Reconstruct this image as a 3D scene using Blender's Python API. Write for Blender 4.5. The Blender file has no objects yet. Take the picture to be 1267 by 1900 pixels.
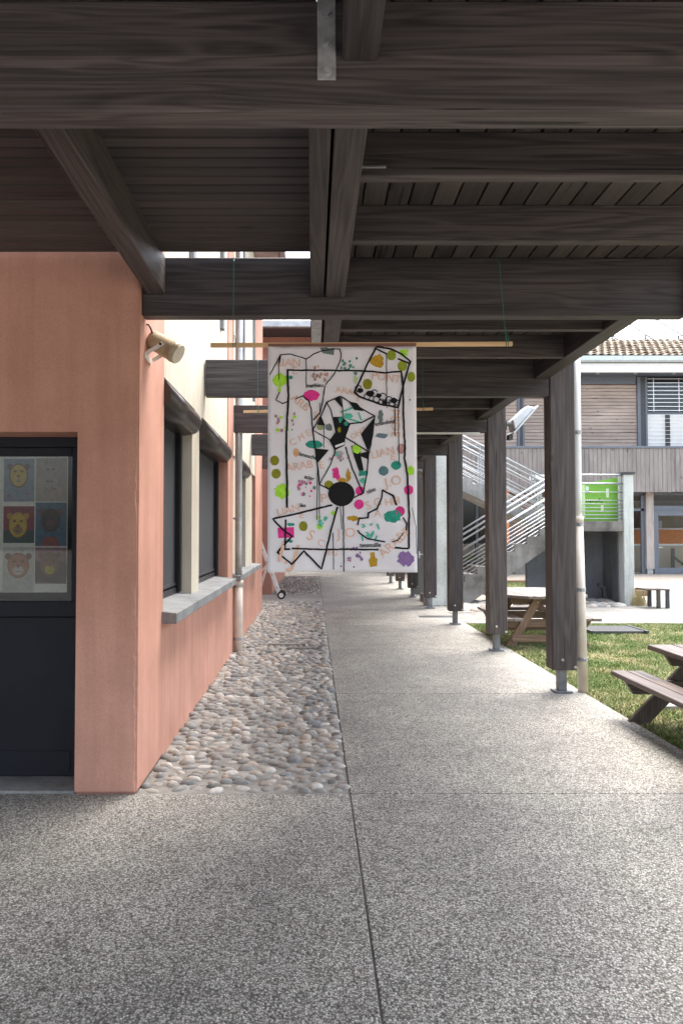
import bpy, bmesh, math, random
import numpy as np
from mathutils import Vector, Matrix
R = math.radians
random.seed(7)
rng = np.random.default_rng(11)
scene = bpy.context.scene
col = scene.collection

# ------------------------------------------------------------------ camera
cam_d = bpy.data.cameras.new('camera')
cam = bpy.data.objects.new('camera', cam_d); col.objects.link(cam)
cam.location = (0, 0, 1.55)
cam.rotation_euler = (R(90 + 1.67), 0, 0)
cam_d.sensor_fit = 'VERTICAL'; cam_d.sensor_height = 36; cam_d.lens = 26
cam_d.shift_x = 53 / 1900
cam_d.clip_start = 0.05; cam_d.clip_end = 1500
scene.camera = cam

# ------------------------------------------------------------------ sky, sun, exposure
SUN_EL, SUN_AZ = 68, 35            # azimuth measured from +Y towards +X
world = bpy.data.worlds.new('World'); scene.world = world; world.use_nodes = True
wn = world.node_tree
bg = wn.nodes['Background']
sky = wn.nodes.new('ShaderNodeTexSky'); sky.sky_type = 'NISHITA'; sky.sun_disc = False
sky.sun_elevation = R(SUN_EL); sky.sun_rotation = R(SUN_AZ)
sky.air_density = 1.0; sky.dust_density = 5.0; sky.ozone_density = 1.0
hs = wn.nodes.new('ShaderNodeHueSaturation'); hs.inputs['Saturation'].default_value = 0.55
wn.links.new(sky.outputs[0], hs.inputs['Color']); wn.links.new(hs.outputs[0], bg.inputs['Color'])
bg.inputs['Strength'].default_value = 0.15
sun_d = bpy.data.lights.new('sun', 'SUN'); sun_d.energy = .55; sun_d.angle = R(40); sun_d.color = (1, .965, .91)
sun = bpy.data.objects.new('sun', sun_d); col.objects.link(sun)
sv = Vector((math.sin(R(SUN_AZ)) * math.cos(R(SUN_EL)), math.cos(R(SUN_AZ)) * math.cos(R(SUN_EL)), math.sin(R(SUN_EL))))
sun.rotation_euler = sv.to_track_quat('Z', 'Y').to_euler(); sun.location = (10, 10, 20)
scene.view_settings.view_transform = 'Standard'; scene.view_settings.look = 'None'
scene.view_settings.exposure = 2.38; scene.view_settings.gamma = 1

# ------------------------------------------------------------------ node helpers / materials
class NT:
    def __init__(s, name):
        s.m = bpy.data.materials.new(name); s.m.use_nodes = True
        s.t = s.m.node_tree; s.p = s.t.nodes['Principled BSDF']
    def n(s, typ, **kw):
        nd = s.t.nodes.new('ShaderNode' + typ)
        for k, v in kw.items():
            if k[0] == '_': nd.inputs[k[1:].replace('_', ' ')].default_value = v
            else: setattr(nd, k, v)
        return nd
    def l(s, a, b): s.t.links.new(a, b)
    def math(s, op, a, b=None):
        nd = s.n('Math', operation=op)
        for i, v in enumerate((a, b)):
            if v is None: continue
            if hasattr(v, 'is_linked'): s.l(v, nd.inputs[i])
            else: nd.inputs[i].default_value = v
        return nd.outputs[0]
    def ramp(s, fac, stops, interp='LINEAR'):
        nd = s.n('ValToRGB'); cr = nd.color_ramp; cr.interpolation = interp
        while len(cr.elements) < len(stops): cr.elements.new(.5)
        for e, (p, c) in zip(cr.elements, stops):
            e.position = p; e.color = (*c, 1) if len(c) == 3 else c
        s.l(fac, nd.inputs[0]); return nd.outputs[0]
    def mix(s, fac, a, b, mode='MIX'):
        nd = s.n('Mix', data_type='RGBA', blend_type=mode)
        for inp, v in ((nd.inputs[0], fac), (nd.inputs[6], a), (nd.inputs[7], b)):
            if hasattr(v, 'is_linked'): s.l(v, inp)
            elif isinstance(v, (int, float)): inp.default_value = v
            else: inp.default_value = (*v, 1)
        return nd.outputs[2]
    def coords(s, scale=(1, 1, 1), rand=True, world=False):
        if world: src = s.n('NewGeometry').outputs['Position']
        else: src = s.n('TexCoord').outputs['Object']
        if rand and not world:
            oi = s.n('ObjectInfo'); v = s.math('MULTIPLY', oi.outputs['Random'], 53.0)
            va = s.n('VectorMath', operation='ADD'); s.l(src, va.inputs[0]); s.l(v, va.inputs[1]); src = va.outputs[0]
        vm = s.n('VectorMath', operation='MULTIPLY'); s.l(src, vm.inputs[0]); vm.inputs[1].default_value = scale
        return vm.outputs[0]
    def noise(s, vec, scale=1, detail=3, rough=.5, dist=0):
        nd = s.n('TexNoise', _Scale=scale, _Detail=detail, _Roughness=rough, _Distortion=dist)
        s.l(vec, nd.inputs['Vector']); return nd.outputs['Fac']
    def bump(s, h, strength=.3, dist=.01):
        nd = s.n('Bump', _Strength=strength, _Distance=dist); s.l(h, nd.inputs['Height'])
        s.l(nd.outputs[0], s.p.inputs['Normal'])
    def base(s, c):
        if hasattr(c, 'is_linked'): s.l(c, s.p.inputs['Base Color'])
        else: s.p.inputs['Base Color'].default_value = (*c, 1)
    def set(s, rough=None, metal=None, spec=None):
        if rough is not None: s.p.inputs['Roughness'].default_value = rough
        if metal is not None: s.p.inputs['Metallic'].default_value = metal
        if spec is not None: s.p.inputs['Specular IOR Level'].default_value = spec
        return s.m

def wood(name, axis, c1, c2, rough=.55, rings=34, grain=.6, spec=.4, bs=.35, lam=0):
    s = NT(name)
    st = [11, 11, 11]; st['xyz'.index(axis)] = .62
    fi = [95, 95, 95]; fi['xyz'.index(axis)] = 1.6
    c = s.coords(st); f = s.coords(fi)
    n = s.noise(c, 1, 2, .5, .5)
    rg = s.math('SINE', s.math('MULTIPLY', n, rings)); rg = s.math('ADD', s.math('MULTIPLY', rg, .5), .5)
    fb = s.noise(f, 1, 2, .6)
    st2 = [1.6, 1.6, 1.6]; st2['xyz'.index(axis)] = .5
    big = s.noise(s.coords(st2), 1, 4, .6)
    v = s.math('ADD', s.math('MULTIPLY', rg, grain * .55), s.math('MULTIPLY', fb, 1 - grain * .55))
    base = s.ramp(v, [(.15, c1), (.85, c2)])
    tint = s.ramp(big, [(.3, (.72, .70, .69)), (.7, (1.25, 1.22, 1.2))])
    oi = s.n('ObjectInfo'); ot = s.ramp(oi.outputs['Random'], [(0, (.74, .74, .75)), (1, (1.24, 1.21, 1.18))])
    if lam:
        sx = s.n('SeparateXYZ'); s.l(s.n('TexCoord').outputs['Object'], sx.inputs[0])
        ly = s.math('FLOOR', s.math('DIVIDE', s.math('ADD', sx.outputs[2], 1.0), lam))
        wn_ = s.n('TexWhiteNoise', noise_dimensions='2D'); cb = s.n('CombineXYZ'); s.l(ly, cb.inputs[0]); s.l(oi.outputs['Random'], cb.inputs[1]); s.l(cb.outputs[0], wn_.inputs['Vector'])
        base = s.mix(1, base, s.ramp(wn_.outputs['Value'], [(0, (.78, .77, .76)), (1, (1.2, 1.18, 1.17))]), 'MULTIPLY')
    kn = s.n('TexVoronoi', _Scale=1.0); kc = [3.2, 3.2, 3.2]; kc['xyz'.index(axis)] = 1.3; s.l(s.coords(kc), kn.inputs['Vector'])
    base = s.mix(1, base, s.ramp(kn.outputs['Distance'], [(.045, (.30, .27, .25)), (.085, (1, 1, 1))]), 'MULTIPLY')
    cc = [38, 38, 38]; cc['xyz'.index(axis)] = .9
    base = s.mix(1, base, s.ramp(s.noise(s.coords(cc), 1, 1, .5), [(.715, (1, 1, 1)), (.74, (.25, .24, .23))]), 'MULTIPLY')
    s.base(s.mix(1, s.mix(1, base, tint, 'MULTIPLY'), ot, 'MULTIPLY'))
    s.bump(v, bs, .004)
    rr = s.n('MapRange', _To_Min=rough - .12, _To_Max=rough + .15); s.l(big, rr.inputs[0]); s.l(rr.outputs[0], s.p.inputs['Roughness'])
    return s.set(spec=spec)

DW1, DW2 = (.026, .0228, .0242), (.100, .0885, .0895)
W = {a: wood('stained_timber_' + a, a, DW1, DW2, lam=.04, rings=52, grain=.55) for a in 'xyz'}
BW = {a: wood('soffit_board_' + a, a, (.042, .036, .036), (.088, .077, .075), rings=22, grain=.3, bs=.15) for a in 'xy'}
PW = wood('post_timber', 'z', (.042, .036, .036), (.120, .105, .102), rings=40)
TW = {a: wood('table_timber_' + a, a, (.060, .048, .044), (.165, .138, .128), rough=.42) for a in 'xyz'}
TL = {a: wood('tan_table_timber_' + a, a, (.13, .085, .055), (.27, .185, .125), rough=.6) for a in 'xyz'}
TG = {a: wood('grey_table_timber_' + a, a, (.15, .13, .115), (.28, .25, .225), rough=.5) for a in 'xyz'}
PINE = wood('pine_batten', 'x', (.50, .33, .17), (.68, .49, .29), rough=.6, grain=.3)

def plaster(name, c, grime=(.8, .78, .76), sc=1.0, bs=.25):
    s = NT(name); v = s.coords((1, 1, 1), world=True)
    big = s.noise(v, 1.3, 5, .6); fine = s.noise(v, 140, 3, .6); mid = s.noise(v, 9, 4, .65)
    st = s.noise(s.coords((9, 9, .5), world=True), 1, 3, .6)
    b = s.mix(1, c, s.ramp(big, [(.3, grime), (.68, (1.06, 1.05, 1.05))]), 'MULTIPLY')
    b = s.mix(1, b, s.ramp(st, [(.32, (.90, .885, .87)), (.6, (1.02, 1.02, 1.02))]), 'MULTIPLY')
    b = s.mix(1, b, s.ramp(fine, [(.25, (.86, .85, .84)), (.6, (1.05, 1.05, 1.05))]), 'MULTIPLY')
    chips = s.ramp(s.noise(v, 6.5, 6, .75), [(.70, (0, 0, 0)), (.715, (1, 1, 1))])
    b = s.mix(s.math('MULTIPLY', chips, .45), b, (.70, .62, .56))
    s.base(b)
    s.bump(s.math('ADD', s.math('MULTIPLY', fine, .6), mid), bs, .006)
    return s.set(rough=.88, spec=.25)
PINK = plaster('pink_render', (.61, .33, .25))
CREAM = plaster('cream_render', (.60, .56, .465), (.86, .84, .80))
SHADEBR = plaster('shade_brown_render', (.40, .21, .165))  # pink render with the end wing's shade put into the colour

def concrete(name, c, grime=(.55, .55, .54), sc=1.0, bs=.3):
    s = NT(name); v = s.coords((sc, sc, sc), world=True)
    big = s.noise(v, 1.1, 6, .65); pit = s.noise(v, 45, 4, .7); st = s.noise(s.coords((5, 5, .6), world=True), 1, 5, .65)
    b = s.mix(1, c, s.ramp(big, [(.3, grime), (.66, (1.1, 1.1, 1.1))]), 'MULTIPLY')
    b = s.mix(1, b, s.ramp(st, [(.3, (.7, .7, .69)), (.55, (1.03, 1.03, 1.03))]), 'MULTIPLY')
    b = s.mix(1, b, s.ramp(pit, [(.25, (.75, .74, .73)), (.6, (1.05, 1.05, 1.05))]), 'MULTIPLY')
    s.base(b); s.bump(pit, bs, .006)
    return s.set(rough=.85, spec=.3)
CONC = concrete('raw_concrete', (.36, .36, .35))
CONCL = concrete('pale_concrete', (.62, .65, .62), (.8, .8, .79))
CONCD = concrete('stained_concrete', (.27, .26, .24), (.35, .34, .32), 2.0, .5)
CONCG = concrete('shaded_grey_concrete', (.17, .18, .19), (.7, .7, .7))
COURT = concrete('courtyard_concrete', (.34, .305, .26), (.75, .74, .72), .5)
SLATE = concrete('slate_sill', (.27, .28, .285), (.75, .75, .75), 2)
MORTAR = concrete('cobble_mortar', (.35, .342, .32), (.62, .61, .59), 4, .9)

def aggregate(name):
    s = NT(name); v = s.coords((1, 1, 1), world=True)
    wob = s.n('TexNoise', _Scale=60, _Detail=2); s.l(v, wob.inputs['Vector'])
    va = s.n('VectorMath', operation='MULTIPLY_ADD'); s.l(wob.outputs['Color'], va.inputs[0]); va.inputs[1].default_value = (.008, .008, 0); s.l(v, va.inputs[2])
    vo = s.n('TexVoronoi', _Scale=120.0, _Randomness=1.0); s.l(va.outputs[0], vo.inputs['Vector'])
    vo2 = s.n('TexVoronoi', _Scale=150.0); s.l(va.outputs[0], vo2.inputs['Vector'])
    sep = s.n('SeparateColor'); s.l(vo.outputs['Color'], sep.inputs[0])
    stone = s.ramp(sep.outputs[0], [(0, (.18, .174, .155)), (.25, (.335, .325, .29)), (.5, (.455, .44, .395)), (.75, (.60, .582, .53)), (.92, (.75, .74, .69)), (1, (.40, .32, .26))])
    gap = s.ramp(vo.outputs['Distance'], [(.36, (1, 1, 1)), (.72, (.33, .325, .31))])
    b = s.mix(1, stone, gap, 'MULTIPLY')
    big = s.noise(v, .9, 6, .6); mid = s.noise(v, 5, 5, .65)
    b = s.mix(1, b, s.ramp(big, [(.3, (.72, .72, .73)), (.7, (1.12, 1.11, 1.09))]), 'MULTIPLY')
    b = s.mix(1, b, s.ramp(mid, [(.3, (.84, .84, .84)), (.62, (1.05, 1.05, 1.05))]), 'MULTIPLY')
    spots = s.ramp(s.noise(v, 11, 2, .5), [(.70, (1, 1, 1)), (.76, (.72, .72, .72))])
    b = s.mix(1, b, spots, 'MULTIPLY')
    s.base(b)
    h = s.math('ADD', s.math('MULTIPLY', vo.outputs['Distance'], -1.0), s.math('MULTIPLY', vo2.outputs['Distance'], -.25))
    s.bump(h, .75, .006)
    return s.set(rough=.62, spec=.4)
AGG = aggregate('exposed_aggregate')

def pebble(name, island):
    s = NT(name)
    r = s.n('NewGeometry').outputs['Random Per Island'] if island else s.n('ObjectInfo').outputs['Random']
    c = s.ramp(r, [(0, (.12, .125, .12)), (.14, (.30, .29, .265)), (.28, (.18, .182, .18)), (.42, (.40, .37, .325)), (.55, (.23, .225, .21)),
                   (.68, (.52, .50, .465)), (.80, (.35, .285, .225)), (.9, (.17, .185, .195)), (1, (.38, .365, .335))])
    v = s.coords((1, 1, 1), world=True)
    c = s.mix(1, c, s.ramp(s.noise(v, 28, 5, .65), [(.3, (.74, .73, .72)), (.7, (1.2, 1.18, 1.16))]), 'MULTIPLY')
    s.base(c); s.bump(s.noise(v, 90, 3, .6), .15, .004)
    return s.set(rough=.5, spec=.45)
PEB = pebble('river_pebble', False); PEBI = pebble('river_pebble_far', True)

def simple(name, c, rough=.5, metal=0, spec=.5, var=.12, sc=8, bs=0):
    s = NT(name)
    v = s.coords((1, 1, 1)); n = s.noise(v, sc, 5, .6)
    s.base(s.mix(1, c, s.ramp(n, [(.3, (1 - var,) * 3), (.7, (1 + var,) * 3)]), 'MULTIPLY'))
    if bs: s.bump(n, bs, .004)
    return s.set(rough=rough, metal=metal, spec=spec)
GALV = simple('galvanised_steel', (.40, .41, .42), .5, .45, var=.3, sc=20)
RAIL = simple('pale_galvanised_rail', (.44, .46, .48), .42, .75, var=.12, sc=20)
ZINC = simple('zinc', (.42, .42, .42), .4, .8, var=.22, sc=6)
ALU = simple('aluminium', (.78, .79, .80), .35, .8, var=.06)
STEEL = simple('dark_steel', (.06, .062, .066), .5, .3)
PVC = simple('beige_pipe_paint', (.70, .62, .53), .45, var=.14, sc=5)
PVCW = simple('white_pipe_paint', (.74, .76, .73), .4, var=.08, sc=4)
BROWNM = simple('brown_shutter_metal', (.055, .047, .043), .3, .4, var=.1)
ANTH = simple('anthracite_frame', (.030, .032, .037), .4, .1)
BLIND = simple('charcoal_screen', (.050, .053, .060), .75, var=.1, sc=2)
DOORP = simple('navy_door_paint', (.014, .0155, .022), .6, spec=.25, var=.2, sc=3)
GREYM = simple('grey_frame_paint', (.13, .15, .18), .45)
GREYD = simple('grey_door_paint', (.17, .18, .18), .45, var=.15, sc=2)
HORN = simple('ochre_horn_paint', (.40, .325, .21), .5, var=.22, sc=14)
WHITE = simple('white_paint', (.78, .78, .76), .45, var=.05)
HARDW = simple('flood_housing', (.60, .62, .63), .4, .3)
RUBBER = simple('black_rubber', (.012, .012, .013), .6)
CORD = simple('green_cord', (.02, .16, .11), .7)
WIRE = simple('black_cable', (.012, .012, .012), .5)
PAPER = simple('banner_paper', (.84, .805, .835), .8, spec=.2, var=.03, sc=7, bs=.6)
TAPE = simple('brown_edge_tape', (.22, .10, .07), .6)
WHITER = simple('white_metal_roof', (.80, .80, .79), .4, var=.03)
GREEN = simple('green_panel', (.18, .44, .05), .5, var=.06)
ORANGE = simple('orange_wall_and_reflection', (.62, .22, .075), .6)  # porch wall orange, also the painted reflection behind the far glass
SOIL = simple('lawn_soil', (.16, .145, .06), .95, var=.35, sc=6)
SCREEN = simple('painted_sky_reflection', (.80, .80, .78), .6, var=.03)  # white paint standing for sky mirrored in the far upper window
TILE = simple('clay_tiles', (.44, .33, .20), .8, var=.3, sc=9)
CLADV = wood('grey_cladding_vertical', 'z', (.27, .25, .235), (.39, .365, .347), rough=.75, rings=30)
CLADH = wood('brown_cladding_horizontal', 'x', (.31, .262, .228), (.41, .355, .315), rough=.75, rings=20)
CLADB = wood('red_brown_cladding', 'z', (.13, .085, .065), (.23, .16, .125), rough=.75)

def glass(name, tint=(.9, .92, .92), refl=.9):
    s = NT(name); t = s.t
    fr = s.n('Fresnel', _IOR=1.5); tr = s.n('BsdfTransparent'); tr.inputs[0].default_value = (*tint, 1)
    gl = s.n('BsdfGlossy'); gl.inputs['Roughness'].default_value = .02
    mx = s.n('MixShader'); s.l(s.math('MULTIPLY', fr.outputs[0], refl), mx.inputs[0]); s.l(tr.outputs[0], mx.inputs[1]); s.l(gl.outputs[0], mx.inputs[2])
    s.l(mx.outputs[0], t.nodes['Material Output'].inputs[0]); return s.m
GLASS = glass('clear_glass', refl=.5); GLASSD = glass('smoked_glass', (.55, .57, .6), 1.6)

_fm = {}
def flat(c, rough=.75):
    k = tuple(c)
    if k not in _fm: _fm[k] = simple('paint_%02d' % len(_fm), c, rough, spec=.2, var=.16, sc=40)
    return _fm[k]

# ------------------------------------------------------------------ geometry helpers
WL = {}
def empty(name, loc, label=None, cat=None, group=None, kind=None, parent=None):
    o = bpy.data.objects.new(name, None); col.objects.link(o); o.empty_display_size = .1
    loc = Vector(loc); WL[o] = loc
    if parent: o.parent = parent; o.location = loc - WL[parent]
    else: o.location = loc
    tag(o, label, cat, group, kind); return o
def tag(o, label=None, cat=None, group=None, kind=None):
    if label: o['label'] = label
    if cat: o['category'] = cat
    if group: o['group'] = group
    if kind: o['kind'] = kind
    return o

class MB:
    def __init__(s): s.v = []; s.f = []
    def add(s, vs, fs):
        o = len(s.v); s.v += [tuple(v) for v in vs]; s.f += [tuple(i + o for i in f) for f in fs]; return s
    def box(s, x0, x1, y0, y1, z0, z1):
        return s.add([(x0, y0, z0), (x1, y0, z0), (x1, y1, z0), (x0, y1, z0), (x0, y0, z1), (x1, y0, z1), (x1, y1, z1), (x0, y1, z1)],
                     [(0, 3, 2, 1), (4, 5, 6, 7), (0, 1, 5, 4), (1, 2, 6, 5), (2, 3, 7, 6), (3, 0, 4, 7)])
    def tube(s, pts, r, n=10, cap=True):
        pts = [Vector(p) for p in pts]; rs = r if isinstance(r, (list, tuple)) else [r] * len(pts)
        o = []; up = None
        for i, p in enumerate(pts):
            d = (pts[min(i + 1, len(pts) - 1)] - pts[max(i - 1, 0)]).normalized()
            if up is None: up = d.orthogonal().normalized()
            a = (up - d * up.dot(d)).normalized(); b = d.cross(a); up = a
            o += [p + (a * math.cos(2 * math.pi * k / n) + b * math.sin(2 * math.pi * k / n)) * rs[i] for k in range(n)]
        fs = []
        for i in range(len(pts) - 1):
            for k in range(n):
                fs.append((i * n + k, i * n + (k + 1) % n, (i + 1) * n + (k + 1) % n, (i + 1) * n + k))
        if cap: fs += [tuple(range(n))[::-1], tuple((len(pts) - 1) * n + k for k in range(n))]
        return s.add(o, fs)
    def beam(s, p0, p1, w, h, up=(0, 0, 1)):
        """square-section bar between two points"""
        p0, p1 = Vector(p0), Vector(p1); d = (p1 - p0).normalized(); u = Vector(up)
        side = d.cross(u).normalized(); u = side.cross(d).normalized()
        o = [p + side * sx * w / 2 + u * sz * h / 2 for p in (p0, p1) for sx, sz in ((-1, -1), (1, -1), (1, 1), (-1, 1))]
        return s.add(o, [(0, 1, 2, 3), (7, 6, 5, 4), (0, 4, 5, 1), (1, 5, 6, 2), (2, 6, 7, 3), (3, 7, 4, 0)])
    def prism(s, poly, axis, a, b):
        """extrude a 2-D polygon along an axis (x: poly is y,z; y: poly is x,z; z: poly is x,y)"""
        def P(p, t): return {'x': (t, p[0], p[1]), 'y': (p[0], t, p[1]), 'z': (p[0], p[1], t)}[axis]
        n = len(poly)
        return s.add([P(p, a) for p in poly] + [P(p, b) for p in poly],
                     [tuple(range(n))[::-1], tuple(range(n, 2 * n))] + [(i, (i + 1) % n, n + (i + 1) % n, n + i) for i in range(n)])
    def build(s, name, mat, parent=None, bevel=0, smooth=False, origin=None):
        v = np.array(s.v); c = Vector(origin) if origin else Vector((v.min(0) + v.max(0)) / 2)
        me = bpy.data.meshes.new(name); me.from_pydata([tuple(Vector(p) - c) for p in s.v], [], s.f)
        bm = bmesh.new(); bm.from_mesh(me); bmesh.ops.recalc_face_normals(bm, faces=bm.faces)
        if bevel: bmesh.ops.bevel(bm, geom=bm.edges[:], offset=bevel, segments=1, affect='EDGES')
        if smooth:
            for f in bm.faces: f.smooth = len(f.verts) <= 4
        bm.to_mesh(me); bm.free()
        if mat: me.materials.append(mat)
        return place(name, me, c, parent)
def place(name, me, c, parent=None):
    o = bpy.data.objects.new(name, me); col.objects.link(o); c = Vector(c); WL[o] = c
    if parent: o.parent = parent; o.location = c - WL[parent]
    else: o.location = c
    return o
def BX(name, mat, parent, x0, x1, y0, y1, z0, z1, bevel=0): return MB().box(x0, x1, y0, y1, z0, z1).build(name, mat, parent, bevel)
def copy_tree(o, delta, parent=None, top=True):
    c = o.copy(); col.objects.link(c); WL[c] = WL[o] + Vector(delta)
    if top: c.location = WL[c] - (WL[parent] if parent else Vector())
    c.parent = parent
    for ch in o.children: copy_tree(ch, delta, c, False)
    return c

# ================================================================== GROUND
g = BX('ground', COURT, None, -60, 90, -60, 140, -.4, -.055); tag(g, kind='structure')
flat_joint = simple('joint_sand', (.10, .095, .088), .95, var=.4, sc=25)
pav = empty('pavement', (1, 4, 0), kind='structure')
ys = [4.462, 7.22, 9.96, 12.78, 15.6, 18.4, 21.2, 24, 27]
BX('slab', AGG, pav, -9, .2165, -14, 4.452, -.2, 0, .004)
BX('slab', AGG, pav, .224, 2.64, -14, 4.456, -.2, 0, .004)
for a, b in zip(ys[:-1], ys[1:]): BX('slab', AGG, pav, .224, 2.64, a, b - .006, -.2, 0, .003)
BX('slab', AGG, pav, -5, .218, 16.95, 18.85, -.2, -.001, .003)
BX('slab', AGG, pav, -3, 2.64, 27, 33, -.2, 0, .003)
BX('slab', AGG, pav, 2.646, 3.2, 14.6, 33, -.2, -.002, .003)

BX('joint_filler', flat_joint, pav, .2160, .2245, -14, 27, -.1, -.005)
# cobble strip -------------------------------------------------------
cob = empty('cobble_strip', (-.4, 10, 0), kind='structure')
BX('mortar_bed', MORTAR, cob, -1.3, .220, 4.458, 16.94, -.2, -.008, .003)
BX('mortar_bed', MORTAR, cob, -1.3, .220, 18.86, 26.99, -.2, -.008, .003)
def dome_data(seed, n=9):
    r = random.Random(seed); rings = [(-.45, 1.0), (.0, 1.0), (.42, .90), (.78, .60)]
    ph = [r.uniform(-.14, .14) for _ in range(3)]
    vs = []
    for z, q in rings:
        for k in range(n):
            a = 2 * math.pi * k / n
            rr = q * (1 + ph[0] * math.cos(2 * a) + ph[1] * math.sin(3 * a) + ph[2] * math.cos(a))
            vs.append((rr * math.cos(a), rr * math.sin(a), z + r.uniform(-.05, .05)))
    vs.append((0, 0, 1)); fs = []
    for i in range(3):
        for k in range(n): fs.append((i * n + k, i * n + (k + 1) % n, (i + 1) * n + (k + 1) % n, (i + 1) * n + k))
    fs += [(3 * n + k, 3 * n + (k + 1) % n, 4 * n) for k in range(n)]
    return vs, fs
domes = [dome_data(i) for i in range(8)]
dmesh = []
for vs, fs in domes:
    me = bpy.data.meshes.new('pebble'); me.from_pydata(vs, [], fs); me.materials.append(PEB)
    me.polygons.foreach_set('use_smooth', [True] * len(fs)); dmesh.append(me)
def scatter(x0, x1, y0, y1, dx, dy, tries, jit):
    pts = []; cell = {}
    for _ in range(tries):
        x, y = random.uniform(x0, x1), random.uniform(y0, y1); s = random.uniform(.72, 1.18)
        ci, cj = int(x / dx), int(y / dy)
        ok = True
        for i in range(ci - 2, ci + 3):
            for j in range(cj - 2, cj + 3):
                for (a, b, t) in cell.get((i, j), ()):
                    m = (s + t) / 2
                    if ((x - a) / (dx * m)) ** 2 + ((y - b) / (dy * m)) ** 2 < 1: ok = False; break
                if not ok: break
            if not ok: break
        if ok: cell.setdefault((ci, cj), []).append((x, y, s)); pts.append((x, y, s))
    return pts
pts = scatter(-1.03, .185, 4.51, 16.90, .094, .079, 90000, 0) + scatter(-.95, .165, 18.9, 26.9, .115, .095, 18000, 0)
pts.sort(key=lambda p: p[1])
far = MB()
for i, (x, y, s) in enumerate(pts):
    a = random.gauss(0, .35); sx, sy, sz = .053 * s * random.uniform(.8, 1.15), .035 * s * random.uniform(.8, 1.15), .031 * s * random.uniform(.5, 1.25)
    M = Matrix.Translation((x, y, -.010)) @ Matrix.Rotation(a, 4, 'Z') @ Matrix.Rotation(random.gauss(0, .16), 4, 'X') @ Matrix.Diagonal((sx, sy, sz, 1))
    k = random.randrange(8)
    if i < 300:
        o = bpy.data.objects.new('pebble', dmesh[k]); col.objects.link(o); o.parent = cob
        o.matrix_basis = Matrix.Translation(-WL[cob]) @ M
    else: far.add([M @ Vector(v) for v in domes[k][0]], domes[k][1])
tag(far.build('pebbles', PEBI, cob, smooth=True), kind='stuff')
BX('drain_bar', CONCD, cob, -.62, -.10, 10.25, 10.33, -.02, .028, .004)
BX('drain_bar', CONCD, cob, -.35, .12, 9.95, 10.01, -.02, .026, .004)

# lawn ---------------------------------------------------------------
lawn = BX('lawn', SOIL, None, 2.645, 16, 1.5, 12.95, -.25, -.022); tag(lawn, kind='structure')
def grass(name, x0, x1, y0, y1, dens, label, hmin=.014, hmax=.040, skip=None):
    n = int((x1 - x0) * (y1 - y0) * dens)
    x = rng.uniform(x0, x1, n); y = rng.uniform(y0, y1, n)
    # thin worn spots
    q = np.sin(x * 2.3 + 1.3 * np.sin(y * 1.7)) * np.sin(y * 2.9 + np.sin(x * 3.1)) + rng.normal(0, .35, n)
    keep = (q < .95)
    if skip: keep &= ~skip(x, y)
    x, y, q = x[keep], y[keep], q[keep]; n = len(x)
    h = rng.uniform(hmin, hmax, n) * (1 - .25 * np.clip(q, -1, 1)); a = rng.uniform(0, 2 * np.pi, n); w = rng.uniform(.003, .007, n)
    lx = rng.normal(0, .7, n) * h; ly = rng.normal(0, .7, n) * h
    V = np.empty((n, 3, 3)); V[:, 0] = np.c_[x - w * np.cos(a), y - w * np.sin(a), np.full(n, -.026)]
    V[:, 1] = np.c_[x + w * np.cos(a), y + w * np.sin(a), np.full(n, -.026)]
    V[:, 2] = np.c_[x + lx, y + ly, -.026 + h]
    me = bpy.data.meshes.new(name); me.vertices.add(3 * n); me.vertices.foreach_set('co', V.ravel())
    me.loops.add(3 * n); me.loops.foreach_set('vertex_index', np.arange(3 * n, dtype=np.int32))
    me.polygons.add(n); me.polygons.foreach_set('loop_start', np.arange(0, 3 * n, 3, dtype=np.int32))
    me.update(calc_edges=True); me.materials.append(GRASS)
    o = place(name, me, (0, 0, 0)); tag(o, label, 'grass', kind='stuff'); return o
s = NT('grass_blades')
rp = s.n('NewGeometry').outputs['Random Per Island']
v = s.coords((1, 1, 1), world=True)
dry = s.noise(v, 1.5, 5, .7)
gcol = s.ramp(rp, [(0, (.065, .125, .028)), (.4, (.11, .185, .045)), (.8, (.17, .25, .075)), (1, (.28, .33, .13))])
dcol = s.ramp(rp, [(0, (.27, .26, .11)), (.5, (.44, .39, .21)), (1, (.60, .54, .36))])
dm = s.math('ADD', s.math('MULTIPLY', s.math('SUBTRACT', dry, .5), 3.2), .34)
dm = s.math('ADD', dm, s.math('MULTIPLY', s.math('SUBTRACT', rp, .5), .5))
s.base(s.mix(s.ramp(dm, [(.2, (0, 0, 0)), (.85, (1, 1, 1))]), gcol, dcol)); GRASS = s.set(rough=.7, spec=.25)
grass('grass', 2.66, 7.2, 3.6, 12.9, 6500, 'short patchy green and straw coloured grass around the picnic tables')
grass('grass', 7.2, 14, 4, 12.9, 900, 'sparse short grass towards the right of the lawn', .03, .07)
bed = BX('lawn', SOIL, None, 4.6, 8.6, 19.2, 23.2, -.25, -.028); tag(bed, kind='structure')
grass('grass', 4.65, 8.55, 19.25, 23.15, 1500, 'far patch of grass framed by timber edging below the concrete stairs', .04, .09)
ed = empty('timber_edging', (6.6, 21, 0), 'low timber edging boards framing the far grass patch', 'edging')
for (a, b, c, d) in ((4.5, 8.7, 23.2, 23.3), (4.5, 8.7, 19.1, 19.2), (8.6, 8.7, 19.2, 23.2), (4.5, 4.6, 19.2, 23.2)):
    BX('board', TL['x'], ed, a, b, c, d, -.05, .09, .006)
path = BX('path', concrete('path_concrete', (.25, .243, .225), (.72, .72, .71), 1.5), None, 2.66, 40, 12.955, 16.9, -.25, -.015); tag(path, kind='structure')
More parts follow.
